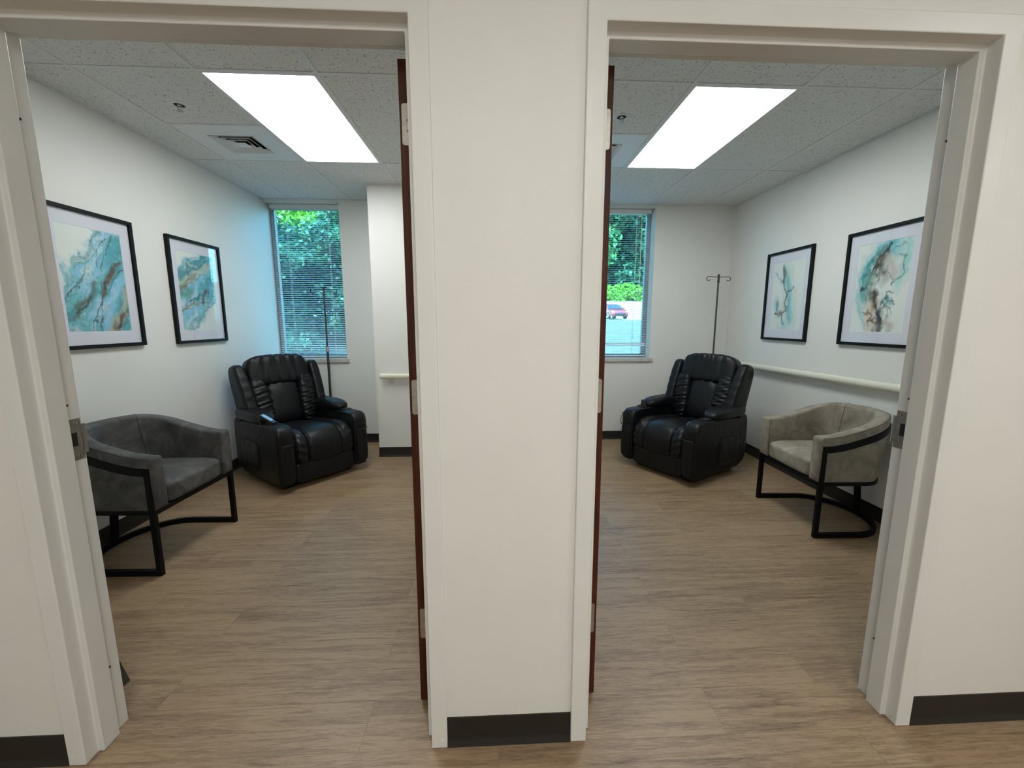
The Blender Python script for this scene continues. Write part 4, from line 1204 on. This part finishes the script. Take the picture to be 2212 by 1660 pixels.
k.l(an.outputs[0], mxp.inputs[6]); k.l(k.ramp(pn, [(.3, (.75, .75, .75)), (.7, (1, 1, 1))]), mxp.inputs[7]); k.l(mxp.outputs[2], k.b.inputs['Base Color'])
M['print'] = k.m
framed('framed print of diagonal teal and blue ink, nearest the left door jamb', (WL, 1.523, 1.615), math.radians(90), paint_a)
framed('framed teal marbled print farther along the left wall, nearer the window', (WL, 2.389, 1.606), math.radians(90), paint_b)
framed('framed print of a slim teal wisp on white, nearer the right room corner', (WR, 2.522, 1.611), math.radians(-90), paint_c)
framed('framed print of a curling brown and teal wisp, nearest the right door jamb', (WR, 1.607, 1.612), math.radians(-90), paint_d)

# ------------------------------------------------------------------ outdoors: trees, bushes, a parked car
def foliage(name, label, cat, base_pt, blobs, n, leaf, mat, trunk=True, group=None):
    t = thing(name, label, cat, base_pt, 0, group)
    B = np.array(blobs, float)                            # x,y,z,rx,ry,rz
    vol = B[:, 3] * B[:, 4] * B[:, 5]; pr = vol ** .75; pr = pr / pr.sum()
    idx = rng.choice(len(B), n, p=pr)
    d = rng.normal(size=(n, 3)); d /= np.linalg.norm(d, axis=1)[:, None]
    r = rng.random(n) ** .33 * (0.72 + .38 * rng.random(n))
    c = B[idx, :3] + d * r[:, None] * B[idx, 3:]
    nr = d * .8 + rng.normal(size=(n, 3)) * .7 + np.array([0, 0, .6]); nr /= np.linalg.norm(nr, axis=1)[:, None]
    a = np.cross(nr, rng.normal(size=(n, 3))); a /= np.linalg.norm(a, axis=1)[:, None]; b_ = np.cross(nr, a)
    sz = leaf * (0.6 + .8 * rng.random(n))[:, None]
    V = np.stack([c - a * sz, c + b_ * sz * .55, c + a * sz, c - b_ * sz * .55], 1).reshape(-1, 3)
    q = MB(); q.v.append(V); q.n = len(V); q.f = np.arange(len(V)).reshape(-1, 4).tolist()
    q.build('foliage', M[mat], t, smooth=0, fix=False)
    if trunk:
        top = max(bb[2] for bb in blobs) * .8; h0 = leaf
        MB().tube([(0, 0, -.2), (.03, .02, top * .4), (-.03, .04, top * .75), (0, 0, top)], [.09 * top / 4, .07 * top / 4, .05 * top / 4, .02], 10).build('trunk', M['bark'], t)
    return t
def crown(h, w, k_, low=.25, seed=0):
    g = np.random.default_rng(seed); out = []
    for i in range(k_):
        z = h * (low + (1 - low) * (i + .5) / k_ * .95)
        f = math.sin(PI * min(1, .18 + .72 * (i + .5) / k_)) 
        out.append((g.normal() * w * .28 * f, g.normal() * w * .28 * f, z, w * (.34 + .22 * g.random()) * f + .1, w * (.34 + .2 * g.random()) * f + .1, h * (.10 + .07 * g.random())))
    return out
TG = 'trees behind the left window'
for i, (x, y, h, w, mat, lab) in enumerate([
        (-5.6, 9.6, 3.5, 2.4, 'leaf_dark', 'leafy tree outside the left window, at its left side'),
        (-4.5, 11.2, 3.8, 2.5, 'leaf_dark', 'leafy tree outside the left window, behind the pole stand'),
        (-3.4, 12.6, 4.9, 2.4, 'leaf_mid', 'fresh green tree outside the left window, at its right side')]):
    foliage('tree', lab, 'tree', (x, y, gz(y)), crown(h, w, 12, .04, i + 3), 22000, .062, mat)
for i, (x, y, h, w, mat, lab) in enumerate([
        (-11.0, 19, 10, 7, 'leaf_hedge', 'tall sunlit tree filling the top of the left window'),
        (-7.5, 21, 11, 7, 'leaf_hedge', 'tall tree beyond the smaller trees outside the left window')]):
    foliage('tree', lab, 'tree', (x, y, gz(y)), crown(h, w, 12, .12, i + 13), 16000, .16, mat)
for i, (x, y, h, w, mat, lab) in enumerate([
        (13.0, 63, 17, 11, 'leaf_bright', 'sunlit tree across the lot at the left of the right window'),
        (19.5, 62, 19, 11, 'leaf_dark', 'darker tall tree across the lot in the middle of the right window'),
        (26.5, 63, 18, 11, 'leaf_bright', 'sunlit tree across the lot at the right of the right window'),
        (22.5, 72, 24, 15, 'leaf_dark', 'tallest tree at the back beyond the parking lot'),
        (12.5, 74, 24, 14, 'leaf_dark', 'tall dark tree at the back above the parked car')]):
    foliage('tree', lab, 'tree', (x, y, gz(y)), crown(h, w, 13, .06, i + 33), 13000, .42, mat)
for i, (x, lab) in enumerate([(14.0, 'bright green hedge behind the parked car'), (21.0, 'bright green hedge right of the parked car')]):
    foliage('hedge', lab, 'hedge', (x, 56.5, gz(56.5)), [(dx, 0, 1.1 + .3 * math.sin(dx * 2), 1.2, 1.0, 1.1) for dx in np.linspace(-3.6, 3.6, 8)], 7000, .28, 'leaf_hedge', trunk=False)

def car(loc, rz):
    t = thing('car', 'red car parked on the lot seen through the right window', 'car', loc, rz)
    # local: front toward -y, length 4.4, width 1.8
    prof = [(-2.15, .32), (-2.2, .52), (-2.12, .70), (-1.75, .86), (-1.0, .98), (-.35, 1.36), (.25, 1.46), (.95, 1.42), (1.55, 1.10), (2.05, 1.02), (2.18, .75), (2.12, .35)]
    lower = smooth_path([(0, a, b_) for a, b_ in prof], 3)
    rows = []
    for xx in np.linspace(-1, 1, 13):
        row = []
        for p in lower:
            cab = max(0, min(1, (p.z - .92) / .5))
            half = .90 - .20 * cab - .10 * max(0, (abs(p.y) - 1.6) / .6) ** 2
            zz = p.z - .05 * abs(xx) ** 4 * (1 + cab)
            yy = p.y * (1 - .03 * xx * xx)
            row.append((xx * half, yy, zz))
        rows.append(row)
    P = np.array(rows)
    q = MB(); q.grid(P)
    n_, m_ = P.shape[:2]
    for e in (0, n_ - 1):
        base_ = P[e].copy(); base_[:, 2] = .28; base_[:, 0] *= .96
        q.grid(np.stack([P[e], base_], 1))
    base_ = np.stack([P[0], P[-1]], 1).copy(); base_[:, :, 2] = .28
    q.grid(base_)
    q.build('car_body', M['red_paint'], t, smooth=40)
    def strip(y0, y1, x0, x1, name, lift=.012, m='car_glass'):
        ys = [p.y for p in lower]; ii = [i for i, p in enumerate(lower) if y0 <= p.y <= y1]
        jj = [j_ for j_, xx in enumerate(np.linspace(-1, 1, 13)) if x0 <= xx <= x1]
        S_ = P[np.ix_(jj, ii)].copy(); S_[:, :, 2] += lift; S_[:, :, 1] -= lift * .6
        MB().grid(S_).build(name, M[m], t, smooth=180)
    strip(-1.0, -.30, -.85, .85, 'windshield')
    strip(1.0, 1.62, -.85, .85, 'rear_window')
    for sg in (-1, 1):
        MB().add([(sg * .84, -.72, 1.0), (sg * .72, -.25, 1.33), (sg * .71, .8, 1.36), (sg * .84, 1.35, 1.03)], [(0, 1, 2, 3)]).build('side_window', M['car_glass'], t, smooth=0)
        MB().cushion((sg * .68, -2.02, .70), (.17, .12, .07), 3, 8).build('headlight', M['car_lamp'], t, smooth=180)
        MB().cushion((sg * 1.0, -.62, 1.03), (.10, .06, .07), 3, 8).build('wing_mirror', M['red_paint'], t, smooth=180)
        for yy in (-1.35, 1.30):
            w_ = MB().lathe([(.0001, -.1), (.20, -.1), (.31, -.09), (.325, -.05), (.325, .05), (.31, .09), (.20, .1), (.0001, .1)], (sg * .80, yy, .325), n=24, axis=0).build('wheel', M['rubber'], t, smooth=40)
            MB().lathe([(.0001, -.108), (.19, -.106), (.20, .106), (.0001, .108)], (sg * .80, yy, .325), n=20, axis=0).build('hubcap', M['alu'], w_, smooth=40)
    MB().cushion((0, -2.17, .46), (.52, .05, .12), 4, 8).build('grille', M['dark_hole'], t, smooth=180)
    return t
car((11.15, 38.5, gz(38.5)), math.radians(6))

# ------------------------------------------------------------------ repeats carry one group phrase
GROUPS = {'recliner': 'black leather recliners', 'barrel_chair': 'suede barrel chairs', 'framed_picture': 'framed ink prints on the side walls', 'iv_pole': 'hooked pole stands',
          'window_blind': 'white window blinds', 'ceiling_light': 'ceiling light panels', 'air_vent': 'ceiling air vents', 'sprinkler': 'ceiling sprinklers', 'handrail': 'cream wall handrails',
          'wall_outlet': 'white wall outlets', 'power_plug': 'black power plugs', 'remote_control': 'recliner remotes', 'tree': 'trees outside the windows', 'hedge': 'hedges behind the parking lot'}
for o in list(COL.objects):
    if o.parent is None and 'label' in o:
        k_ = o.name.split('.')[0]
        if k_ in GROUPS: o['group'] = GROUPS[k_]
